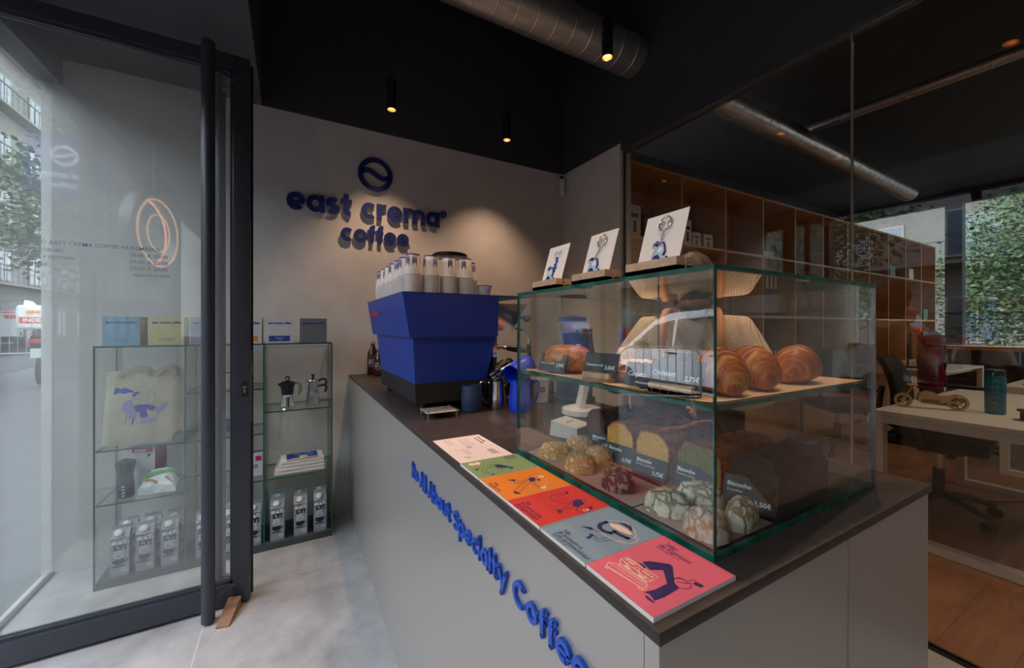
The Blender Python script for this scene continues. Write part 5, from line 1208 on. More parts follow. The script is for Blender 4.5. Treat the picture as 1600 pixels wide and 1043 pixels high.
# ================================================================== PEOPLE
SKIN = mat('skin', (198, 146, 120), .55); HAIRD = mat('dark_brown_hair', (26, 17, 13), .6, c2=(40, 27, 20), scale=80, stretch=(1, 1, 8)); LIP = mat('lips', (160, 84, 76), .5); EYE = mat('eye_white', (225, 222, 218), .3)
def head(mb, c, rz, tilt, s=1.):
    """ovoid head looking along local -Y"""
    M_ = Matrix.Translation(c) @ Matrix.Rotation(rz, 4, 'Z') @ Matrix.Rotation(tilt, 4, 'X') @ Matrix.Scale(s, 4)
    n_, k_ = 32, 24; vs = []; fs = []
    for j in range(k_ + 1):
        a = PI * j / k_
        for i in range(n_):
            b = 2 * PI * i / n_; x = math.sin(a) * math.cos(b); y = math.sin(a) * math.sin(b); z = -math.cos(a)
            px, py, pz = .076 * x, .094 * y, .118 * z
            if z < 0: px *= 1 + .30 * z; py *= 1 + .12 * z
            if y < 0:
                f = -y
                py -= .024 * f * math.exp(-((px / .013) ** 2) - ((pz + .022) / .018) ** 2)      # nose
                py -= .008 * f * math.exp(-((px / .009) ** 2) - ((pz - .005) / .03) ** 2)
                py += .009 * f * math.exp(-(((abs(px) - .032) / .016) ** 2) - ((pz - .010) / .012) ** 2)  # sockets
                py -= .006 * f * math.exp(-((px / .022) ** 2) - ((pz + .062) / .012) ** 2)
                py -= .008 * f * math.exp(-((px / .022) ** 2) - ((pz + .100) / .018) ** 2)
            vs.append(M_ @ Vector((px, py, pz)))
    for j in range(k_):
        for i in range(n_): fs.append((j * n_ + i, j * n_ + (i + 1) % n_, (j + 1) * n_ + (i + 1) % n_, (j + 1) * n_ + i))
    mb.add(vs, fs, SKIN, True)
    for sx in (-1, 1):
        mb.sphere((0, 0, 0), .0115, EYE, 12, M=M_ @ Matrix.Translation((sx * .032, -.073, .010))); mb.sphere((0, 0, 0), .0055, BLACK, 8, M=M_ @ Matrix.Translation((sx * .032, -.0825, .010)))
        mb.sphere((0, 0, 0), .017, SKIN, 12, sz=1.8, M=M_ @ Matrix.Translation((sx * .077, .006, -.006)) @ Matrix.Diagonal((.35, 1, 1, 1)))
    mb.sphere((0, 0, 0), .0125, LIP, 14, sz=.3, M=M_ @ Matrix.Translation((0, -.083, -.064)) @ Matrix.Diagonal((1.2, .5, 1, 1)))
    return M_
def hand(mb, w_, d, up, side, curl=.5, s=1.):
    """palm from the wrist w_ along d; side = thumb side"""
    d = Vector(d).normalized(); side = Vector(side); side = (side - d * side.dot(d)).normalized(); nrm = d.cross(side).normalized()
    if nrm.dot(Vector(up)) < 0: nrm = -nrm
    w_ = Vector(w_); pts = [w_, w_ + d * .03 * s, w_ + d * .085 * s]
    M_ = Matrix((( *(side * .040 * s), 0), ( *(d * .05 * s), 0), ( *(nrm * .016 * s), 0), (0, 0, 0, 1))).transposed(); M_.translation = w_ + d * .042 * s
    mb.sphere((0, 0, 0), 1, SKIN, 16, M=M_)
    for k, (off, L_) in enumerate(((.028, .068), (.010, .078), (-.009, .073), (-.027, .058))):
        p = w_ + d * .080 * s + side * off * s; q = [p]; a = 0
        for sg in range(3): a += curl * (.45 + .12 * k); q.append(q[-1] + (d * math.cos(a) - nrm * math.sin(a)) * L_ * s * (.42, .32, .26)[sg])
        mb.tube([p - d * .02 * s] + q, [.0095 * s, .0092 * s, .0086 * s, .0078 * s, .0058 * s], SKIN, 8)
    p = w_ + d * .02 * s + side * .03 * s; q = [p, p + (side * .8 + d * .6) * .03 * s, p + (side * .8 + d * 1.2 - nrm * .4) * .042 * s, p + (side * .6 + d * 1.8 - nrm * .9) * .044 * s]
    mb.tube(q, [.012 * s, .0105 * s, .0095 * s, .007 * s], SKIN, 8)
def person(label, loc, rz, J, top, legs, hairf, apron=False, shoes=BLACK, topn='shirt', sl=1.0):
    """J: joints of a figure facing local -Y"""
    t = thing('person', label, 'person', loc, rz)
    V = [J['pel'], J['waist'], J['chest'], J['neck'], J['skull']]; R = [(.115, .09), (.10, .075), (.115, .075), .050, .05]; E_ = [(0, 1), (1, 2), (2, 3), (3, 4)]
    for s_ in ('r', 'l'):
        b = len(V); V += [J['sh' + s_], J['el' + s_], J['wr' + s_]]; R += [.058, .042, .027]; E_ += [(2, b), (b, b + 1), (b + 1, b + 2)]
        b = len(V); V += [J['hip' + s_], J['kn' + s_], J['an' + s_], J['to' + s_]]; R += [.085, .055, .038, .032]; E_ += [(0, b), (b, b + 1), (b + 1, b + 2), (b + 2, b + 3)]
    o = skin('tmp', V, E_, R, SKIN); me = o.data
    mb = MB(); mb.add([v.co.copy() for v in me.vertices], [tuple(p.vertices) for p in me.polygons], SKIN, True); bpy.data.objects.remove(o)
    HM = head(mb, Vector(J['head']), J.get('hrz', 0), J.get('htilt', 0))
    for s_, sd in (('r', 1), ('l', -1)):
        d = Vector(J['wr' + s_]) - Vector(J['el' + s_]); d = J.get('hd' + s_, d); hand(mb, J['wr' + s_], d, J.get('hu', (0, 0, 1)), J.get('ts' + s_, (sd, 0, .3)), J.get('curl', .5))
    mb.build('body', t)
    # garments
    V = [J['pel'], J['waist'], J['chest'], tuple(Vector(J['chest']).lerp(Vector(J['neck']), .74))]; R = [(.137, .115), (.130, .105), (.158, .118), .072]; E_ = [(0, 1), (1, 2), (2, 3)]
    for s_ in ('r', 'l'):
        b = len(V); w_ = tuple(Vector(J['el' + s_]).lerp(Vector(J['wr' + s_]), .93 * sl)); V += [J['sh' + s_], J['el' + s_], w_]; R += [.078, .066, .046]; E_ += [(2, b), (b, b + 1), (b + 1, b + 2)]
    skin(topn, V, E_, R, top, t)
    pl = Vector(J['pel']); V = [tuple(pl + Vector((0, 0, .03))), tuple(pl - Vector((0, 0, .03)))]; R = [(.130, .108), (.132, .11)]; E_ = [(0, 1)]
    for s_ in ('r', 'l'): b = len(V); V += [J['hip' + s_], J['kn' + s_], tuple(Vector(J['kn' + s_]).lerp(Vector(J['an' + s_]), .92))]; R += [.098, .072, .06]; E_ += [(1, b), (b, b + 1), (b + 1, b + 2)]
    skin('trousers', V, E_, R, legs, t)
    for s_ in ('r', 'l'):
        a, b = Vector(J['an' + s_]), Vector(J['to' + s_]); m2 = MB(); m2.tube([a + Vector((0, .04, -.045)), a + Vector((0, .0, -.04)), a.lerp(b, .6) + Vector((0, 0, -.02)), b + Vector((0, -.03, -.002))], [.038, .043, .044, .032], shoes, 12); m2.build('shoe', t)
    hairf(t, HM); return t
def hair_cap(m, low=.0, back=1., long=False, cap=None, beard=None):
    def f(t, HM):
        n_, k_ = 32, 16; mb = MB(); vs = []; fs = []
        for j in range(k_ + 1):
            for i in range(n_):
                b = 2 * PI * i / n_; y = math.sin(b); lim = 1.25 if y < -.45 else (2.15 if abs(y) <= .45 else 2.35)
                if long: lim = 1.25 if y < -.6 else 2.5
                a = lim * j / k_; x_ = math.sin(a) * math.cos(b); y_ = math.sin(a) * y; z_ = math.cos(a)
                r = 1.13 + .04 * noise.noise(Vector((x_ * 5, y_ * 5, z_ * 5))); vs.append(HM @ Vector((.076 * x_ * r, .094 * y_ * r + .004, .118 * z_ * r)))
        for j in range(k_):
            for i in range(n_): fs.append((j * n_ + i, (j + 1) * n_ + i, (j + 1) * n_ + (i + 1) % n_, j * n_ + (i + 1) % n_))
        mb.add(vs, fs, m, True)
        if long:
            for k in range(26):
                a = -.55 + (PI + 1.1) * k / 25; x_, y_ = math.cos(a), math.sin(a)
                mb.tube([HM @ Vector(p) for p in spline([(.078 * x_, .095 * y_, .05), (.094 * x_, .105 * y_ + .005, -.03), (.11 * x_, .10 * y_ + .01, -.12), (.125 * x_, .10 * y_ + .01, -.22)], 4)], [.017] * 12 + [.006], m, 7)
        mb.build('hair', t)
        if beard:
            mb = MB(); vs = []
            for j in range(9):
                for i in range(17):
                    b = -PI + .25 + (PI - .5) * i / 16; a = PI * (.60 + .34 * j / 8); x_ = math.sin(a) * math.cos(b); y_ = math.sin(a) * math.sin(b); z_ = math.cos(a)
                    vs.append(HM @ Vector((.076 * x_ * 1.13 * (1 + .26 * z_), .094 * y_ * 1.20 * (1 + .08 * z_) - .006, .118 * z_ * 1.10)))
            mb.add(vs, [(j * 17 + i, j * 17 + i + 1, (j + 1) * 17 + i + 1, (j + 1) * 17 + i) for j in range(8) for i in range(16)], beard, True); mb.build('beard', t)
        if cap:
            mb = MB(); mb.lathe([(.098, .02), (.104, .05), (.09, .10), (.05, .135), (0, .142)], cap, n=28, M=HM); mb.hexa([HM @ Vector(p) for p in ((-.06, -.08, .032), (.06, -.08, .032), (.05, -.16, .02), (-.05, -.16, .02))][::-1], [HM @ Vector(p) for p in ((-.06, -.08, .038), (.06, -.08, .038), (.05, -.16, .026), (-.05, -.16, .026))][::-1], cap); mb.build('cap', t)
    return f
def stand(h=1.6, lean=.0):
    k = h / 1.6
    J = dict(pel=(0, 0, .86), waist=(0, -.01 - lean * .3, 1.02), chest=(0, -.02 - lean * .8, 1.20), neck=(0, -.02 - lean * 1.3, 1.35), skull=(0, -.03 - lean * 1.5, 1.43), head=(0, -.045 - lean * 1.7, 1.475),
             shr=(-.165, -.01 - lean, 1.29), elr=(-.215, .02 - lean, 1.03), wrr=(-.20, -.10 - lean, .83), shl=(.165, -.01 - lean, 1.29), ell=(.215, .02 - lean, 1.03), wrl=(.20, -.10 - lean, .83),
             hipr=(-.085, 0, .80), knr=(-.09, -.01, .44), anr=(-.09, .02, .075), tor=(-.10, -.10, .035), hipl=(.085, 0, .80), knl=(.09, -.01, .44), anl=(.09, .02, .075), tol=(.10, -.10, .035))
    return {a: tuple(c * k for c in b) if isinstance(b, tuple) else b for a, b in J.items()}
# barista behind the counter
def rib_mat():
    m = bpy.data.materials.new('ribbed_cream_knit'); m.use_nodes = True; n = m.node_tree.nodes; L = m.node_tree.links; b = n['Principled BSDF']; b.inputs['Roughness'].default_value = .9
    t = n.new('ShaderNodeTexCoord'); mp = n.new('ShaderNodeMapping'); mp.inputs['Rotation'].default_value = (.0, .5, .5); L.new(t.outputs['Object'], mp.inputs[0])
    wv = n.new('ShaderNodeTexWave'); wv.inputs['Scale'].default_value = 60; wv.inputs['Distortion'].default_value = .8; L.new(mp.outputs[0], wv.inputs[0])
    r = n.new('ShaderNodeValToRGB'); r.color_ramp.elements[0].position = .1; r.color_ramp.elements[1].position = .5; r.color_ramp.elements[0].color = (*lin((186, 164, 138)), 1); r.color_ramp.elements[1].color = (*lin((228, 206, 178)), 1)
    L.new(wv.outputs[0], r.inputs[0]); L.new(r.outputs[0], b.inputs['Base Color']); bp = n.new('ShaderNodeBump'); bp.inputs['Strength'].default_value = .5; bp.inputs['Distance'].default_value = .004; L.new(wv.outputs[0], bp.inputs['Height']); L.new(bp.outputs[0], b.inputs['Normal']); return m
J = stand(1.6, .09)
J.update(shr=(-.175, -.10, 1.28), elr=(-.30, -.16, 1.05), wrr=(-.27, -.34, 1.14), shl=(.175, -.10, 1.28), ell=(.27, -.14, 1.06), wrl=(.10, -.30, 1.045), hdl=(-.9, -.35, -.1), hdr=(-.1, -.9, .2), tsl=(0, -.4, .9), tsr=(.8, 0, .5), htilt=.42, hrz=-.15, curl=.75)
J['head'] = (.01, -.20, 1.455); J['skull'] = (.0, -.165, 1.41); J['neck'] = (0, -.13, 1.35)
br = person('person in a ribbed cream shirt and tan strapped apron behind the pastry case', (1.50, 1.10, 0), -.96, J, rib_mat(), mat('dark_trousers', (34, 34, 38), .8), hair_cap(HAIRD, beard=HAIRD))
APR = mat('black_apron_cloth', (26, 26, 28), .85); TAN = mat('tan_leather', (204, 142, 98), .5)
mb = MB(); K, n_ = 16, 12; vs = []
for k in range(K + 1):
    z_ = 1.20 - .62 * k / K; hw = .11 + .09 * min(1, k / 5)
    for i in range(n_ + 1):
        s = 2 * i / n_ - 1; a = s * 1.15; yb = -.155 - .03 * math.exp(-((z_ - 1.12) / .1) ** 2) + .03 * (1.2 - z_) * .6
        vs.append((hw * math.sin(a), yb + .10 * (1 - math.cos(a)) - .03, z_))
mb.add(vs, [(k * (n_ + 1) + i, k * (n_ + 1) + i + 1, (k + 1) * (n_ + 1) + i + 1, (k + 1) * (n_ + 1) + i) for k in range(K) for i in range(n_)], APR, True)
o = mb.build('apron', br); sd = o.modifiers.new('th', 'SOLIDIFY'); sd.thickness = .004
for s_ in (-1, 1):
    mb = MB(); p = spline([(s_ * .095, -.205, 1.16), (s_ * .10, -.235, 1.22), (s_ * .10, -.235, 1.30), (s_ * .085, -.16, 1.375), (s_ * .03, .02, 1.36)], 6); vs = []
    for q in p: vs += [(q[0] - .014, q[1], q[2]), (q[0] + .014, q[1], q[2])]
    mb.add(vs, [(2 * i, 2 * i + 1, 2 * i + 3, 2 * i + 2) for i in range(len(p) - 1)], TAN, True); mb.sphere((s_ * .096, -.222, 1.19), .008, STEEL, 10)
    o = mb.build('apron_strap', br); sd = o.modifiers.new('th', 'SOLIDIFY'); sd.thickness = .003

# people outside, mirrored in the partition
J = stand(1.36); J['htilt'] = .05
person('person with long light hair and a rose jumper standing outside the doorway', (-1.75, 1.20, -.03), 1.45, J, mat('rose_jumper', (206, 160, 142), .9), mat('blue_jeans', (60, 74, 100), .8), hair_cap(mat('light_brown_hair', (134, 104, 76), .6), long=True), topn='jumper')
J = stand(1.58, .10); J['htilt'] = .2
person('person in an orange red top and cap standing out on the pavement', (-2.6, 2.05, -.03), 1.2, J, mat('orange_red_cloth', (196, 74, 44), .9), mat('blue_jeans', (0, 0, 0)), hair_cap(HAIRD, cap=mat('dark_red_cap', (120, 44, 34), .8)), topn='top')

# ================================================================== OFFICE
OW = wood_mat('oak_shelving', (206, 160, 108), (186, 138, 88), (1, 1, 8), 5); OWx = OW
un = thing('wooden_shelving', 'long oak shelving wall with two rows of open compartments seen through the partition', 'shelving', (2.46, 2.40, 0))
CW, NC, DP = .665, 11, .36
for k in range(NC + 1): boxobj('divider', k * CW - .011, k * CW + .011, 0, DP, .0, 2.70, OW, un)
for k in range(NC):
    for z_ in (2.70, 2.075, 1.425, .775): boxobj('board', k * CW + .0112, (k + 1) * CW - .0112, .001, DP - .001, z_ - .022, z_, OW, un)
    boxobj('back_panel', k * CW + .0112, (k + 1) * CW - .0112, DP - .014, DP - .002, .776, 2.677, mat('oak_back_panel', (176, 130, 84), .55), un)
    boxobj('cupboard_door', k * CW + .014, (k + 1) * CW - .014, .0, .018, .03, .750, mat('oak_doors', (188, 138, 90), .5, c2=(172, 122, 76), scale=4, stretch=(8, 8, 1)), un)
def sbox(x, y, z, w_, d_, h_, m, label, nm='product_box', cat='box', ink=None):
    mb = MB(); mb.box(0, w_, 0, d_, 0, h_, m); F = (Vector((0, -.0006, 0)), X, Z)
    if ink: mb.prism([(w_ * .2, h_ * .62), (w_ * .8, h_ * .62), (w_ * .8, h_ * .75), (w_ * .2, h_ * .75)], F, 0, ink); mb.prism([(w_ * .35, h_ * .15), (w_ * .65, h_ * .15), (w_ * .6, h_ * .52), (w_ * .4, h_ * .52)], F, 0, ink)
    mb.build(nm, loc=(x, y, z), label=label, cat=cat)
WB = mat('white_box_board', (214, 206, 194), .7)
z2 = 2.0755
sbox(2.50, 2.44, z2, .14, .12, .27, WB, 'white product box at the left end of the upper oak compartments', ink=GREYINK)
sbox(2.70, 2.46, z2, .13, .12, .22, mat('charcoal_box', (44, 44, 46), .6), 'charcoal product box beside the leftmost white one', ink=GREYINK)
sbox(3.17, 2.44, z2, .035, .12, .235, MAG, 'thin magenta box edge left of the white box in the second compartment'); sbox(3.206, 2.44, z2, .11, .12, .235, WB, 'white box with a dark bottle picture in the second upper compartment', ink=BLACKINK)
sbox(3.36, 2.46, z2, .12, .12, .14, WB, 'small white box beside the magenta edged one', ink=GREYINK); sbox(3.53, 2.46, z2, .14, .12, .14, WB, 'small white box, right one in the second upper compartment', ink=GREYINK)
for k in range(4): sbox(4.50 + .004 * k, 2.43, z2 + .016 * k, .22, .2, .015, WB, f'white folder, {("bottom", "second", "third", "top")[k]} of the low pile in the fourth upper compartment', 'paper_folder', 'folder')
BB = mat('blue_binder', (34, 50, 120), .5)
for k in range(4):
    t = thing('ring_binder', f'blue ring binder with a white spine label, {("first", "second", "third", "fourth")[k]} from the left in the middle row', 'binder', (4.50 + .085 * k, 2.45, .7755)); mb = MB(); mb.box(0, .075, 0, .27, 0, .31, BB); mb.build('cover', t)
    MB().box(.012, .063, -.001, 0, .06, .26, WB).build('spine_label', t)
for k, (x_, m_, nm) in enumerate(((8.0, mat('teal_pot', (90, 120, 120), .5), 'grey teal'), (8.75, WB, 'white'), (10.6 - 1.2, mat('green_pot', (90, 130, 90), .5), 'green'))): sbox(x_, 2.45, z2 if k < 2 else 1.4255, .2, .15, .18, m_, f'{nm} storage box in the far oak compartments', 'storage_box')
# window wall, X = 10.3
mb = MB().box(10.3, 10.45, -3, 3.9, 3.50, 3.75, BLACKP).box(10.3, 10.45, -3, 3.9, 0, .98, BLACKP).box(10.26, 10.46, 2.19, 2.40, .98, 3.5, FRAME).box(10.26, 10.46, -.65, -.5, .98, 3.5, FRAME).box(10.3, 10.45, 3.80, 3.9, .98, 3.5, FRAME); struct('wall_far', mb)
MB().box(9.95, 10.29, -3, 2.38, .92, .98, OW).build('window_sill_board', kind='structure').name = 'trim_4'
for n_, y0, y1 in ((6, 2.41, 3.79), (7, -.49, 2.18), (8, -2.98, -.66)): mb = MB(); pane(mb, 10.36, 10.372, y0, y1, .985, 3.495, GLASS, GEDGE2); struct(f'window_{n_}', mb)

WD = mat('white_desk_top', (226, 218, 206), .45); WL = mat('white_desk_metal', (214, 208, 198), .4)
def desk(x0, x1, y0, y1, label, z=.78):
    t = thing('desk', label, 'desk', (x0, y0, 0)); W_, D_ = x1 - x0, y1 - y0
    boxobj('desk_top', 0, W_, 0, D_, z - .025, z, WD, t, bev=.002)
    for xx in (.0, W_ - .075):
        mb = MB(); mb.box(xx, xx + .07, .0, .05, 0.0, z - .0255, WL).box(xx, xx + .07, D_ - .05, D_, 0.0, z - .0255, WL).box(xx, xx + .07, .05, D_ - .05, 0, .045, WL).box(xx, xx + .07, .05, D_ - .05, z - .075, z - .0255, WL); mb.build('leg_frame', t)
    mb = MB(); mb.box(.07, W_ - .075, .08, .11, z - .075, z - .0255, WL).box(.07, W_ - .075, D_ - .11, D_ - .08, z - .075, z - .0255, WL); mb.build('rail', t)
    return t
desk(3.22, 4.92, .28, 1.07, 'white office desk with loop legs just behind the glass partition')
desk(5.5, 7.1, .15, .95, 'white office desk farther back behind the first one')
desk(6.6, 8.2, 1.55, 2.3, 'white office desk by the oak shelving with dark screens on it')
# bottle
t = thing('water_bottle', 'translucent teal water bottle with printed marks standing on the near office desk', 'bottle', (3.70, .655, .7805))
TEAL = mat('teal_plastic', (0, 128, 140), .25, c2=(16, 90, 150), scale=3, stretch=(.1, .1, 2.5)); mb = MB(); mb.lathe([(.038, 0), (.043, .006), (.043, .215), (.039, .228), (.036, .23)], TEAL, n=32); mb.build('bottle_body', t)
mb = MB(); mb.lathe([(.039, .230), (.041, .234), (.041, .262), (.037, .266), (0, .266)], mat('dark_teal_cap', (8, 84, 92), .35), n=28); mb.build('cap', t)
mb = MB(); mb.tube(spline([(-.04, 0, .25), (-.065, 0, .22), (-.07, 0, .14), (-.055, 0, .10)], 5), .004, TEAL, 8); mb.build('carry_loop', t)
mb = MB()
for k in range(6):
    a = math.atan2(-.655, -3.70); F = (Vector((math.cos(a) * .0445, math.sin(a) * .0445, .03 + k * .033)), Vector((-math.sin(a), math.cos(a), 0)), Z); mb.ribbon([(-.02, 0), (.02, 0)], .002, F, mat('pale_marks', (150, 200, 205), .5), .002); mb.text('%d:00' % (7 + 2 * k), (F[0] + Vector((0, 0, .006)) - F[1] * .012, F[1], Z), .012, mat('pale_marks', (0, 0, 0)), .002)
mb.build('time_marks', t)
# model motorcycle
t = thing('model_motorcycle', 'small plywood model motorcycle standing on the near office desk', 'model', (3.56, .90, .7805), -1.05)
PLY = mat('plywood', (196, 160, 118), .7); PLD = mat('plywood_edge', (130, 96, 62), .7)
for nm, x_, r in (('front_wheel', -.125, .046), ('rear_wheel', .125, .050)):
    mb = MB(); F = (Vector((x_, .009, r)), X, Z); mb.ribbon(arc(0, 0, r - .008, r - .008, 0, 360, 28)[:-1], .014, F, PLY, d=.018, closed=True, side=PLD); mb.prism(arc(0, 0, .012, .012, 0, 360, 12)[:-1], F, .018, PLY)
    for k in range(8): a = k * PI / 4; mb.ribbon([(.01 * math.cos(a), .01 * math.sin(a)), ((r - .01) * math.cos(a), (r - .01) * math.sin(a))], .004, F, PLY, .004, .01)
    mb.build(nm, t)
mb = MB(); F = (Vector((0, .014, 0)), X, Z)
mb.prism([(-.06, .05), (-.05, .095), (-.02, .115), (.02, .105), (.05, .085), (.10, .09), (.12, .10), (.10, .075), (.06, .04), (.0, .03), (-.04, .035)], F, .028, PLY, side=PLD); mb.ribbon([(-.125, .046), (-.085, .13), (-.075, .145)], .010, F, PLY, .004, .02); mb.ribbon([(-.10, .145), (-.06, .15)], .006, F, PLY, -.02, .07); mb.ribbon([(.125, .05), (.02, .05)], .010, F, PLY, -.004, .036)
for k in range(4): mb.cyl((-.03 + k * .02, -.02, .05), (-.03 + k * .02, .02, .05), .012, PLD, 12)
mb.build('bike_frame', t)
mb = MB(); mb.tube([(-.09, -.05, .15), (-.08, 0, .145), (-.09, .05, .15)], .004, PLY, 6); mb.build('handlebar', t)
MB().box(-.22, .22, -.08, .08, 0, .006, BLACKM, bev=.002).build('desk_pad', loc=(4.0, .93, .7805), rot=(0, 0, .1), label='black desk pad lying behind the wooden model motorcycle', cat='pad')
t = thing('desk_socket', 'small black socket on a steel ring at the desk edge right of the teal bottle', 'socket', (3.56, .52, .7805)); mb = MB(); mb.lathe([(.045, 0), (.045, .004), (.03, .006)], ALU, n=24); mb.build('ring', t); mb = MB(); mb.lathe([(.022, .005), (.022, .05), (.034, .052), (.034, .062), (0, .062)], BLACK, n=20); mb.build('socket_post', t)
# office chairs
def chair(x, y, rz, label, jacket=None):
    t = thing('office_chair', label, 'chair', (x, y, 0), rz); BK = BLACKM
    for k in range(5):
        a = k * 2 * PI / 5 + .3; c, s = math.cos(a), math.sin(a); mb = MB(); mb.tube([(.03 * c, .03 * s, .12), (.16 * c, .16 * s, .11), (.30 * c, .30 * s, .075)], [.026, .022, .016], BLACK, 8); l_ = mb.build('leg', t)
        mb = MB(); 
        for q in (-.014, .014): mb.cyl((.30 * c - s * (q - .009), .30 * s + c * (q - .009), .03), (.30 * c - s * (q + .009), .30 * s + c * (q + .009), .03), .03, BLACK, 16)
        mb.build('caster', l_)
    mb = MB(); mb.cyl((0, 0, .10), (0, 0, .30), .032, BLACK, 16).cyl((0, 0, .30), (0, 0, .43), .018, STEEL, 12).box(-.09, .09, -.12, .10, .42, .46, BLACK, bev=.01).cyl((.05, 0, .43), (.26, .02, .40), .008, BLACK, 8).sphere((.27, .02, .40), .022, BLACK, 10); mb.build('column', t)
    mb = MB(); mb.box(-.26, .26, -.25, .25, .465, .54, BK, bev=.032); mb.build('seat', t)
    mb = MB(); vs = []
    for j in range(11):
        for i in range(9):
            u, v = i / 8 - .5, j / 10; w_ = .46 * (1 - .25 * v ** 3); vs.append((u * w_, .24 + .06 * v - .10 * (2 * u) ** 2 * .6 + .05 * math.sin(PI * v) * -1, .58 + .50 * v))
    mb.add(vs, [(j * 9 + i, j * 9 + i + 1, (j + 1) * 9 + i + 1, (j + 1) * 9 + i) for j in range(10) for i in range(8)], BK, True); o = mb.build('backrest', t); sd = o.modifiers.new('t', 'SOLIDIFY'); sd.thickness = .03
    mb = MB(); mb.tube(spline([(0, .10, .45), (0, .27, .46), (0, .32, .60), (0, .30, .85)], 5), .018, BLACK, 8); mb.build('back_bar', t)
    for s_ in (-1, 1): mb = MB(); mb.tube([(s_ * .24, .02, .48), (s_ * .30, .04, .50), (s_ * .31, .06, .64)], .014, BLACK, 8).box(s_ * .31 - .04, s_ * .31 + .04, -.12, .14, .64, .67, BLACK, bev=.01); mb.build('armrest', t)
    return t
chair(4.02, .97, .12, 'black swivel office chair pushed under the near white desk')
chair(5.0, 1.95, -.7, 'black swivel office chair with a dark back between desk and oak shelving')
ch3 = chair(6.0, 1.25, .2, 'black swivel office chair carrying a dark red jacket')
t = None
mb = MB(); vs = []
for j in range(13):
    for i in range(17):
        u, v = i / 16 - .5, j / 12; a = u * PI * 1.3; vs.append((.27 * math.sin(a) * (1 - .1 * v), .33 - .12 * (1 - math.cos(a)) + .02 * noise.noise(Vector((u * 6, v * 5, 1))), .55 + .56 * v + .02 * noise.noise(Vector((u * 4, v, 7)))))
mb.add(vs, [(j * 17 + i, j * 17 + i + 1, (j + 1) * 17 + i + 1, (j + 1) * 17 + i) for j in range(12) for i in range(16)], mat('dark_red_cloth', (104, 16, 34), .95, spec=.2), True)
o = mb.build('jacket', loc=(6.0, 1.25, .10), rot=(0, 0, .2), label='dark red jacket hung over the back of an office chair', cat='jacket'); sd = o.modifiers.new('t', 'SOLIDIFY'); sd.thickness = .02
mb = MB(); vs = []
for j in range(9):
    for i in range(11):
        u, v = i / 10 - .5, j / 8; a = (v - .5) * 3.0; vs.append((.20 * u + .01 * noise.noise(Vector((u * 5, v * 5, 2))), .05 * math.sin(a), .10 * math.cos(a) - .14 * (abs(v - .5) * 2) ** 2 + .01 * noise.noise(Vector((u * 9, v * 3, 4)))))
mb.add(vs, [(j * 11 + i, j * 11 + i + 1, (j + 1) * 11 + i + 1, (j + 1) * 11 + i) for j in range(8) for i in range(10)], mat('cream_cloth', (196, 184, 162), .9), True)
t = thing('coat_stand', 'low black stand under a cream cloth behind the pastry case', 'stand', (3.55, 1.62, 0)); mb2 = MB(); mb2.lathe([(.16, 0), (.16, .015), (.02, .02)], BLACK, n=24).cyl((0, 0, .015), (0, 0, 1.06), .014, BLACK, 12); mb2.build('pole', t)
o = mb.build('draped_cloth', loc=(3.55, 1.62, 1.0), label='cream cloth draped over a black stand behind the right edge of the pastry case', cat='cloth'); sd = o.modifiers.new('t', 'SOLIDIFY'); sd.thickness = .008
def monitor(x, y, rz, label, z=.7805):
    t = thing('monitor', label, 'monitor', (x, y, z), rz); mb = MB(); mb.box(-.28, .28, -.012, .012, .12, .46, BLACK, bev=.004); mb.build('screen', t)
    mb = MB(); mb.box(-.12, .12, -.09, .09, 0, .012, BLACK).box(-.025, .025, .012, .03, .01, .30, BLACK); mb.build('stand', t)
monitor(7.0, 1.95, .3, 'black monitor on the desk by the oak shelving, left one'); monitor(7.7, 1.95, 0, 'black monitor on the desk by the oak shelving, right one')
mb = MB(); mb.box(-.2, .2, -.07, .07, 0, .015, BLACK, bev=.004); mb.build('keyboard', loc=(6.3, .35, .7805), label='black keyboard on the second white desk', cat='keyboard')
mb = MB(); pts = spline([(5.6, .75, .79), (5.7, .6, .785), (5.85, .7, .79), (5.75, .85, .785), (5.95, .8, .79), (6.2, .6, .785)], 8); mb.tube(pts, .006, BLACK, 6); mb.build('cable', label='loose black cable curled on the second white desk', cat='cable')
mb = MB(); pts = spline([(4.2, .95, .008), (4.6, .8, .008), (5.0, .55, .008), (5.4, .4, .008)], 8); mb.tube(pts, .006, BLACK, 6); mb.build('floor_cable', label='black cable lying on the office floor beside the loop leg desk', cat='cable')
t = thing('hanging_disc_lamp', 'round black disc lamp hanging in the office near the far window', 'lamp', (5.6, .45, 1.98)); mb = MB(); mb.sphere((0, 0, 0), .19, BLACK, 24, sz=.8); mb.build('shade', t); MB().cyl((0, 0, .1), (0, 0, 1.72), .004, BLACK, 6).build('cable', t)

# ================================================================== STREET
PAV = tiles_mat('grey_pavement', (68, 67, 71), (82, 80, 84), (56, 56, 60), .4, .6, .006)
def zs(y): return max(0., y - 5.) * .06      # the street climbs beyond the shop
def strip_ground(name, x0, x1, z, th, m):
    mb = MB(); mb.box(x0, x1, -70, 5, z - th, z, m)
    mb.hexa([Vector(p) for p in ((x0, 5, z - th), (x1, 5, z - th), (x1, 48, z - th), (x0, 48, z - th))], [Vector(p) for p in ((x0, 5, z), (x1, 5, z), (x1, 48, z + zs(48)), (x0, 48, z + zs(48)))], m)
    return mb.build(name, kind='structure')
strip_ground('pavement', -4.9, -1.14, -.03, .12, PAV)
strip_ground('road', -12.5, -4.9, -.16, .14, mat('asphalt', (70, 70, 74), .9, c2=(62, 62, 66), scale=30))
strip_ground('far_pavement', -16, -12.5, -.10, .2, PAV)
o = MB().box(10.5, 30, -22, 30, -.30, -.12, PAV).build('side_street', kind='structure')
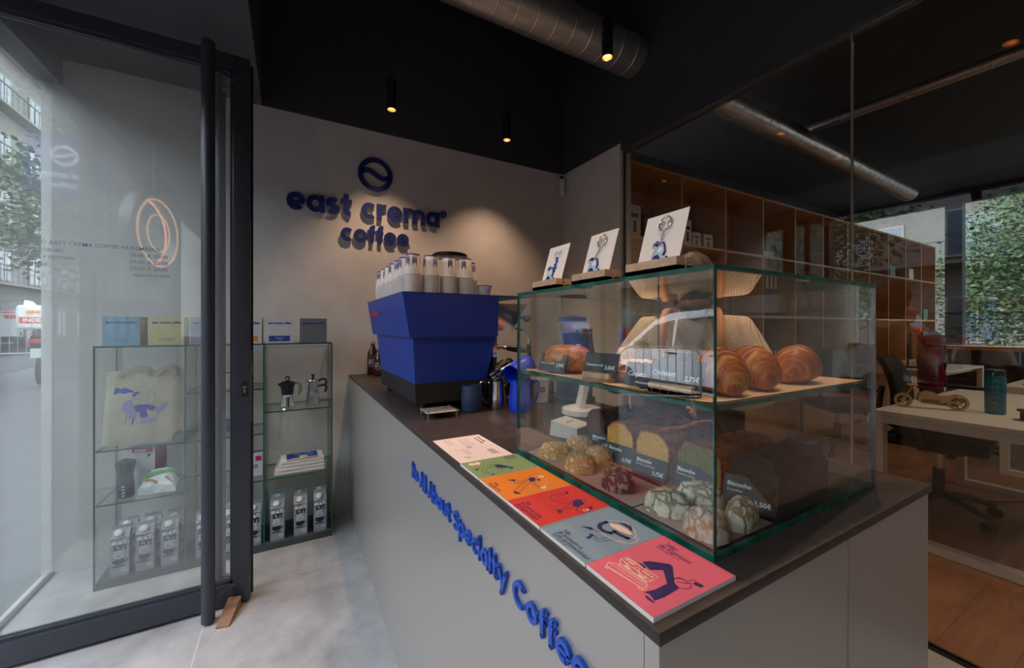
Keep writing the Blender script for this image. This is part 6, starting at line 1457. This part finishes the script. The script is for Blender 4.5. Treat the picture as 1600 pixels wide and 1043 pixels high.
FC = [mat('pale_render', (96, 94, 92), .85), mat('cream_render', (106, 98, 86), .85), mat('grey_render', (84, 82, 85), .85)]
GW = mat('dark_window_glass', (70, 84, 96), .1); SH = mat('shutter_grey', (120, 118, 116), .7)
def building(x, y0, y1, h, m, label, face=1, nfl=6, dep=8, axis='x', flo=3.1):
    t = thing('apartment_building', label, 'building', (x, (y0 + y1) / 2, -.3)); hw = (y1 - y0) / 2
    mb = MB().box(0 if face < 0 else -dep, dep if face < 0 else 0, -hw, hw, 0, h, m); mb.build('walls', t)
    n_ = int((y1 - y0) / 2.6); f_ = face
    for fl in range(nfl):
        z0 = fl * flo + .5
        if z0 + 2.3 > h: break
        for k in range(n_):
            yy = -hw + (k + .5) * (y1 - y0) / n_; mb = MB()
            xx = .06 * f_
            mb.box(min(0, xx), max(0, xx), yy - .6, yy + .6, z0 + .5, z0 + 2.2, SH).box(min(xx, xx + .01 * f_), max(xx, xx + .01 * f_), yy - .52, yy + .52, z0 + .58, z0 + 2.12, GW).box(min(xx, xx + .03 * f_), max(xx, xx + .03 * f_), yy - .02, yy + .02, z0 + .58, z0 + 2.12, SH); mb.build('window', t)
        if fl: 
            mb = MB(); mb.box(min(0, .7 * f_), max(0, .7 * f_), -hw + .5, hw - .5, z0 + .2, z0 + .32, m)
            for q in range(int((y1 - y0) * 2)): yy = -hw + .6 + q * .5; mb.box(.66 * f_ - .01, .66 * f_ + .01, yy - .01, yy + .01, z0 + .32, z0 + 1.2, BLACKP) if yy < hw - .5 else None
            mb.box(.64 * f_ - .02, .64 * f_ + .04, -hw + .5, hw - .5, z0 + 1.2, z0 + 1.25, BLACKP); mb.build('balcony', t)
building(-16, -20, -4, 8.2, FC[0], 'pale apartment building across the street, mirrored in the glass')
building(-16, -3.8, 9, 8.6, FC[2], 'grey apartment building across the street opposite the doorway')
building(-16, 9.2, 24, 9.0, FC[1], 'cream apartment building farther up the street')
building(-13.5, -62, -21, 20, FC[2], 'grey apartment building far down the street behind the viewer')
building(-13.5, 24.5, 42, 20, FC[0], 'pale apartment building closing the view up the street')
building(22, -10, 16, 20, FC[0], 'pale building seen through the far office windows', face=-1)
# trees
BARK = mat('bark', (92, 78, 68), .9, c2=(70, 60, 54), scale=12, bump=.5); LF = mat('green_leaves', (34, 60, 24), .6, c2=(54, 84, 34), scale=2.5)
def tree(x, y, h, r, label, n_=2600, seed=0, z=-.1, cz=None, ls=.09):
    rnd = random.Random(seed); t = thing('street_tree', label, 'tree', (x, y, z + (zs(y) if x < 0 else 0))); mb = MB(); top = h - r * .9
    mb.tube([(0, 0, 0), (.05, .03, top * .5), (-.03, .05, top)], [.14, .11, .08], BARK, 10)
    bl = []
    for k in range(9):
        a = rnd.random() * 2 * PI; e = rnd.random() * .9 + .1; c = (math.cos(a) * r * .65 * e, math.sin(a) * r * .65 * e, h - r + (rnd.random() - .5) * r * 1.3); bl.append((c, r * (.35 + .25 * rnd.random()))); mb.tube([(-.03, .05, top * .85), (c[0] * .5, c[1] * .5, (top + c[2]) / 2), c], [.05, .035, .01], BARK, 6)
    mb.build('trunk', t); mb = MB(); vs = []; fs = []
    for k in range(n_):
        c, rr = bl[rnd.randrange(9)]; d = Vector((rnd.gauss(0, 1), rnd.gauss(0, 1), rnd.gauss(0, 1))).normalized() * rr * (rnd.random() ** .45); p = Vector(c) + d; u = Vector((rnd.gauss(0, 1), rnd.gauss(0, 1), rnd.gauss(0, .5))).normalized(); v = u.cross(Vector((rnd.gauss(0, 1), rnd.gauss(0, 1), rnd.gauss(0, 1)))).normalized(); s = ls * (.6 + .8 * rnd.random()); i = len(vs)
        vs += [p, p + u * s * .5 + v * s * .32, p + u * s * 1.1, p + u * s * .5 - v * s * .32]; fs.append((i, i + 1, i + 2, i + 3))
    mb.add(vs, fs, LF); mb.build('foliage', t)
tree(-4.45, 12.6, 5.6, 2.0, 'leafy street tree beyond the side window near the parked motorbike', 5200, 1, ls=.12)
tree(-4.4, 18.0, 6.2, 2.3, 'leafy street tree farther up the pavement', 3600, 2, ls=.14)
tree(-10.9, 6.4, 6.6, 2.4, 'street tree on the far pavement behind the parked van', 4200, 3, ls=.15)
tree(-10.9, 1.0, 6.2, 2.2, 'street tree on the far pavement opposite the doorway', 4200, 4, ls=.15)
tree(-10.9, -4.6, 6.4, 2.4, 'street tree on the far pavement down the street', 4000, 5, ls=.15)
tree(-4.2, -5.2, 5.8, 2.1, 'leafy street tree on the near pavement behind the viewer', 5000, 6, ls=.12)
tree(-3.9, 5.6, 5.9, 1.7, 'slender street tree beside the doorway', 3600, 7, ls=.12)
tree(15.2, 6.6, 5.4, 2.5, 'leafy tree outside the far office window, left one', 24000, 8, ls=.09)
tree(14.6, 1.6, 5.6, 2.4, 'leafy tree outside the far office window, right one', 24000, 9, ls=.09)
tree(15.5, -3.6, 6.2, 2.6, 'leafy tree outside the far office window near the corner', 14000, 10, ls=.10)
# hedge
rnd = random.Random(5); mb = MB(); vs = []; fs = []
for k in range(5200):
    p = Vector((-13.6 + rnd.random() * .8, -8 + rnd.random() * 20, -.1 + rnd.random() * 1.5)); u = Vector((rnd.gauss(0, 1), rnd.gauss(0, 1), rnd.gauss(0, 1))).normalized(); v = u.orthogonal().normalized(); s = .16; i = len(vs); vs += [p, p + u * s * .5 + v * s * .3, p + u * s, p + u * s * .5 - v * s * .3]; fs.append((i, i + 1, i + 2, i + 3))
mb.add(vs, fs, LF); mb.build('hedge', label='clipped green hedge along the far pavement', cat='hedge')
# barriers
ZN = mat('galvanised_rail', (150, 154, 158), .4, .7)
def barrier(p0, p1, z, label, h=1.1):
    t = thing('crowd_barrier', label, 'barrier', (p0[0], p0[1], z)); d = Vector((p1[0] - p0[0], p1[1] - p0[1], 0)); L_ = d.length; d.normalize(); n_ = Vector((-d.y, d.x, 0)); mb = MB()
    mb.tube([Vector((0, 0, .1)), Vector((0, 0, h - .12)), d * .12 + Z * h, d * (L_ - .12) + Z * h, d * L_ + Z * (h - .12), d * L_ + Z * .1], .019, ZN, 8); mb.tube([Z * .2, d * L_ + Z * .2], .016, ZN, 8); mb.build('rail', t)
    for s_ in (.15, L_ - .15): MB().tube([d * s_ + Z * .2, d * s_ - n_ * .25 + Z * .012], .014, ZN, 6).tube([d * s_ + Z * .2, d * s_ + n_ * .25 + Z * .012], .014, ZN, 6).build('foot', t)
    mb = MB(); k = int(L_ / .12)
    for q in range(1, k): mb.cyl(d * (q * L_ / k) + Z * .2, d * (q * L_ / k) + Z * h, .007, ZN, 6)
    o = mb.build('bars', t)
barrier((-3.75, 4.9), (-4.75, 4.1), -.03, 'steel crowd barrier standing at the kerb in front of the parked van', 1.0)
barrier((-4.8, 2.9), (-4.8, .8), -.03, 'steel crowd barrier standing along the kerb opposite the doorway', 1.0)
barrier((-6.3, 13.5), (-4.6, 13.9), -.02 + zs(13.5), 'steel crowd barrier far up the street beyond the side window', 1.1)
# cars
def car(x, y, rz, col, label, van=False, s=1.):
    t = thing('parked_car', label, 'car', (x, y, -.16 + zs(y)), rz); t.rotation_euler = (0, -math.atan(.06) if y > 6 else 0, rz); m_ = mat(col[0], col[1], .25, .5, coat=.6); GL = mat('car_glass', (50, 62, 66), .06)
    H_ = 1.78 if van else 1.48; L_ = 4.3
    if van: pr = [(-2.15, .30), (-2.16, .62), (-2.05, .86), (-1.30, 1.06), (-.62, 1.60), (-.2, 1.74), (.6, H_), (1.9, 1.72), (2.08, 1.1), (2.15, .6), (2.12, .30)]
    else: pr = [(-2.1, .28), (-2.15, .6), (-2.0, .78), (-1.15, .95), (-.5, 1.36), (.1, H_), (1.1, 1.42), (1.8, 1.02), (2.1, .9), (2.12, .3)]
    sp = []
    for a, b in zip(pr, pr[1:] + pr[:1]): sp.append(a)
    mb = MB(); W_ = .86; N = len(sp)
    def wy(z): return W_ * (1 - .20 * max(0, (z - .95)) / .8)
    vs = [Vector((a, -wy(b), b)) for a, b in sp] + [Vector((a, wy(b), b)) for a, b in sp]
    mb.add(vs, [(i, (i + 1) % N, N + (i + 1) % N, N + i) for i in range(N)], m_, True); mb.add(vs, [tuple(range(N))[::-1], tuple(range(N, 2 * N))], m_)
    for s_ in (-1, 1): mb.box(-2.0, 2.0, s_ * W_ - .008, s_ * W_ + .008, .34, .44, BLACK)
    mb.build('car_body', t)
    for s_ in (-1, 1):
        side = [[(-1.18, 1.04), (-.60, 1.50), (-.12, 1.60), (-.12, 1.06)], [(-.04, 1.06), (-.04, 1.61), (.9, 1.66), (.9, 1.06)]] + ([[(.98, 1.06), (.98, 1.66), (1.8, 1.60), (1.95, 1.08)]] if not van else []) if van else [[(-1.0, .98), (-.45, 1.30), (-.05, 1.38), (-.05, .98)], [(.03, .98), (.03, 1.39), (1.0, 1.34), (1.5, .99)]]
        for q in side:
            vs = [Vector((a, s_ * (wy(b) + .008), b)) for a, b in q]; f = [(0, 1, 2, 3)] if s_ > 0 else [(3, 2, 1, 0)]; MB().add(vs, f, GL).build('side_window', t)
        mb = MB(); mb.box(-.95, -.78, s_ * (W_ + .06) - .06, s_ * (W_ + .06) + .06, 1.06, 1.18, BLACK, bev=.02); mb.build('mirror', t)
        mb = MB(); mb.box(-.2, -.02, s_ * (W_ + .012) - .012, s_ * (W_ + .012) + .012, .96, .99, BLACK).box(.75, .93, s_ * (W_ + .012) - .012, s_ * (W_ + .012) + .012, .96, .99, BLACK); mb.build('door_handle', t)
    a, b = (pr[3], pr[4]); vs = [Vector((a[0] + .06, -.74, a[1] + .06)), Vector((a[0] + .06, .74, a[1] + .06)), Vector((b[0] - .04, .66, b[1] - .02)), Vector((b[0] - .04, -.66, b[1] - .02))]; n_ = (vs[1] - vs[0]).cross(vs[3] - vs[0]).normalized(); n_ = n_ if n_.z > 0 else -n_
    MB().add([v + n_ * .012 for v in vs], [(0, 3, 2, 1)] if (vs[3] - vs[0]).cross(vs[2] - vs[0]).dot(n_) > 0 else [(0, 1, 2, 3)], GL).build('windscreen', t)
    for xx in (-1.35, 1.32):
        for s_ in (-1, 1): mb = MB(); mb.cyl((xx, s_ * (W_ - .2), .32), (xx, s_ * (W_ + .02), .32), .32, BLACK, 28); wl = mb.build('wheel', t); MB().cyl((xx, s_ * (W_ + .02), .32), (xx, s_ * (W_ + .03), .32), .20, ALU, 20).build('hub_cap', wl)
    for s_ in (-1, 1): MB().box(-2.14, -2.02, s_ * .62 - .16, s_ * .62 + .16, .62, .78, CHALK, bev=.03).build('headlight', t); MB().box(2.05, 2.16, s_ * .70 - .1, s_ * .70 + .1, .8, 1.0, mat('tail_red', (170, 20, 20), .2), bev=.02).build('tail_light', t)
    return t
car(-6.05, 4.9, -PI / 2 + .06, ('silver_white_car_paint', (206, 208, 214)), 'silver white van parked at the kerb, mirrored in the pastry case', True)
car(-6.2, 9.9, -PI / 2, ('blue_car_paint', (40, 92, 190)), 'blue car parked in front of the white van', False)
car(-6.4, -1.2, -PI / 2, ('light_grey_car_paint', (160, 164, 168)), 'light grey car parked behind the white van')
car(-7.8, 18.0, -PI / 2 + .2, ('dark_grey_car_paint', (92, 96, 100)), 'dark grey car parked far up the street beyond the side window')
# motorbike
t = thing('scooter', 'dark scooter with a white delivery box parked on the pavement beyond the side window', 'motorbike', (-3.86, 10.6, -.03 + zs(10.6)), 1.75)
mb = MB(); mb.tube(spline([(-.75, 0, .75), (-.3, 0, .80), (.1, 0, .55), (.4, 0, .45), (.6, 0, .9)], 6), [.16] * 5 + [.15] * 5 + [.12] * 5 + [.10] * 10, mat('scooter_black', (34, 36, 42), .25), 12); mb.build('scooter_body', t)
for nm, xx in (('wheel', -.65), ('wheel', .75)): MB().cyl((xx, -.06, .26), (xx, .06, .26), .26, BLACKM, 24).build(nm, t)
mb = MB(); mb.tube([(-.8, 0, .90), (-.4, 0, .94), (-.05, 0, .88)], [.11, .13, .09], BLACK, 12); mb.build('saddle', t)
mb = MB(); mb.tube([(.58, -.32, 1.08), (.62, 0, 1.0), (.58, .32, 1.08)], .018, BLACK, 8).tube([(.60, 0, 1.0), (.75, 0, .26)], .035, BLACK, 8); mb.build('handlebar', t)
bx = MB().box(-1.05, -.62, -.24, .24, .96, 1.36, mat('white_box_plastic', (226, 224, 220), .35), bev=.05).build('delivery_box', t)
mb = MB(); mb.box(-1.056, -1.052, -.2, .2, 1.06, 1.16, mat('red_reflector', (200, 60, 40), .3)).box(-1.057, -1.053, -.03, .12, 1.22, 1.27, mat('orange_mark', (240, 150, 50), .4)); mb.text('INDEAL', (Vector((-1.058, .16, 1.085)), -Y, Z), .085, CHALK, 0, bold=.03); mb.build('box_marks', bx)
MB().box(-.95, -.93, -.10, .10, .48, .64, mat('number_plate', (190, 196, 190), .5)).build('number_plate', t); MB().box(-.97, -.90, -.12, .12, .72, .80, mat('tail_red', (0, 0, 0)), bev=.01).build('tail_light', t)
# blue banner sign outside
t = thing('hanging_banner', 'royal blue projecting shop banner with a white bean emblem outside the front', 'banner', (-1.70, -.31, 2.68)); BNB = mat('banner_blue', (34, 60, 150), .7)
mb = MB(); mb.box(-.25, .25, -.006, .006, -.24, .24, BNB); mb.build('cloth', t)
mb = MB()
for F in ((Vector((0, .0068, .09)), -X, Z), (Vector((0, -.0068, .09)), X, Z)):
    mb.ribbon(arc(0, 0, .075, .075, 0, 360, 36)[:-1], .025, F, CHALK, closed=True); mb.ribbon(spline([(-.068, .008), (-.035, .018), (0, 0), (.035, -.015), (.068, 0)], 6), .025, F, CHALK); mb.text('east crema', (F[0] + F[2] * -.19, F[1], Z), .08, CHALK, .0006, align='CENTER', bold=.03); mb.text('coffee', (F[0] + F[2] * -.27, F[1], Z), .065, CHALK, .0006, align='CENTER', bold=.03)
mb.build('emblem', t); MB().cyl((-.28, 0, .25), (.63, 0, .25), .010, BLACK, 8).build('bracket', t)
# ring lamp inside the window bay, mirrored in the door
GLOW2 = mat('soft_ring_glow', (255, 214, 170), .5, emit=(255, 190, 140), es=1.3)
t = thing('ring_lamp', 'round ring lamp hanging from the entrance ceiling inside the shop window, mirrored in the door', 'lamp', (-.93, .50, 2.03), .30)
mb = MB(); F = (Vector((0.03, 0, 0)), -Y, Z); mb.ribbon(arc(0, 0, .27, .29, 0, 360, 48)[:-1], .05, F, ALU, d=.08, closed=True); mb.build('rim', t)
mb = MB(); mb.ribbon(arc(0, 0, .235, .255, 0, 360, 48)[:-1], .012, F, GLOW2, .08, .006, closed=True); F2 = (Vector((.03, 0, 0)), Y, Z); mb.ribbon(arc(0, 0, .235, .255, 0, 360, 48)[:-1], .014, F2, GLOW2, 0, .006, closed=True); mb.ribbon(arc(0, 0, .13, .14, 0, 360, 48)[:-1], .010, F2, GLOW2, 0, .006, closed=True); mb.build('light_ring', t)
MB().cyl((0, 0, .32), (0, 0, .693), .008, WHITEPL, 8).build('stem', t)
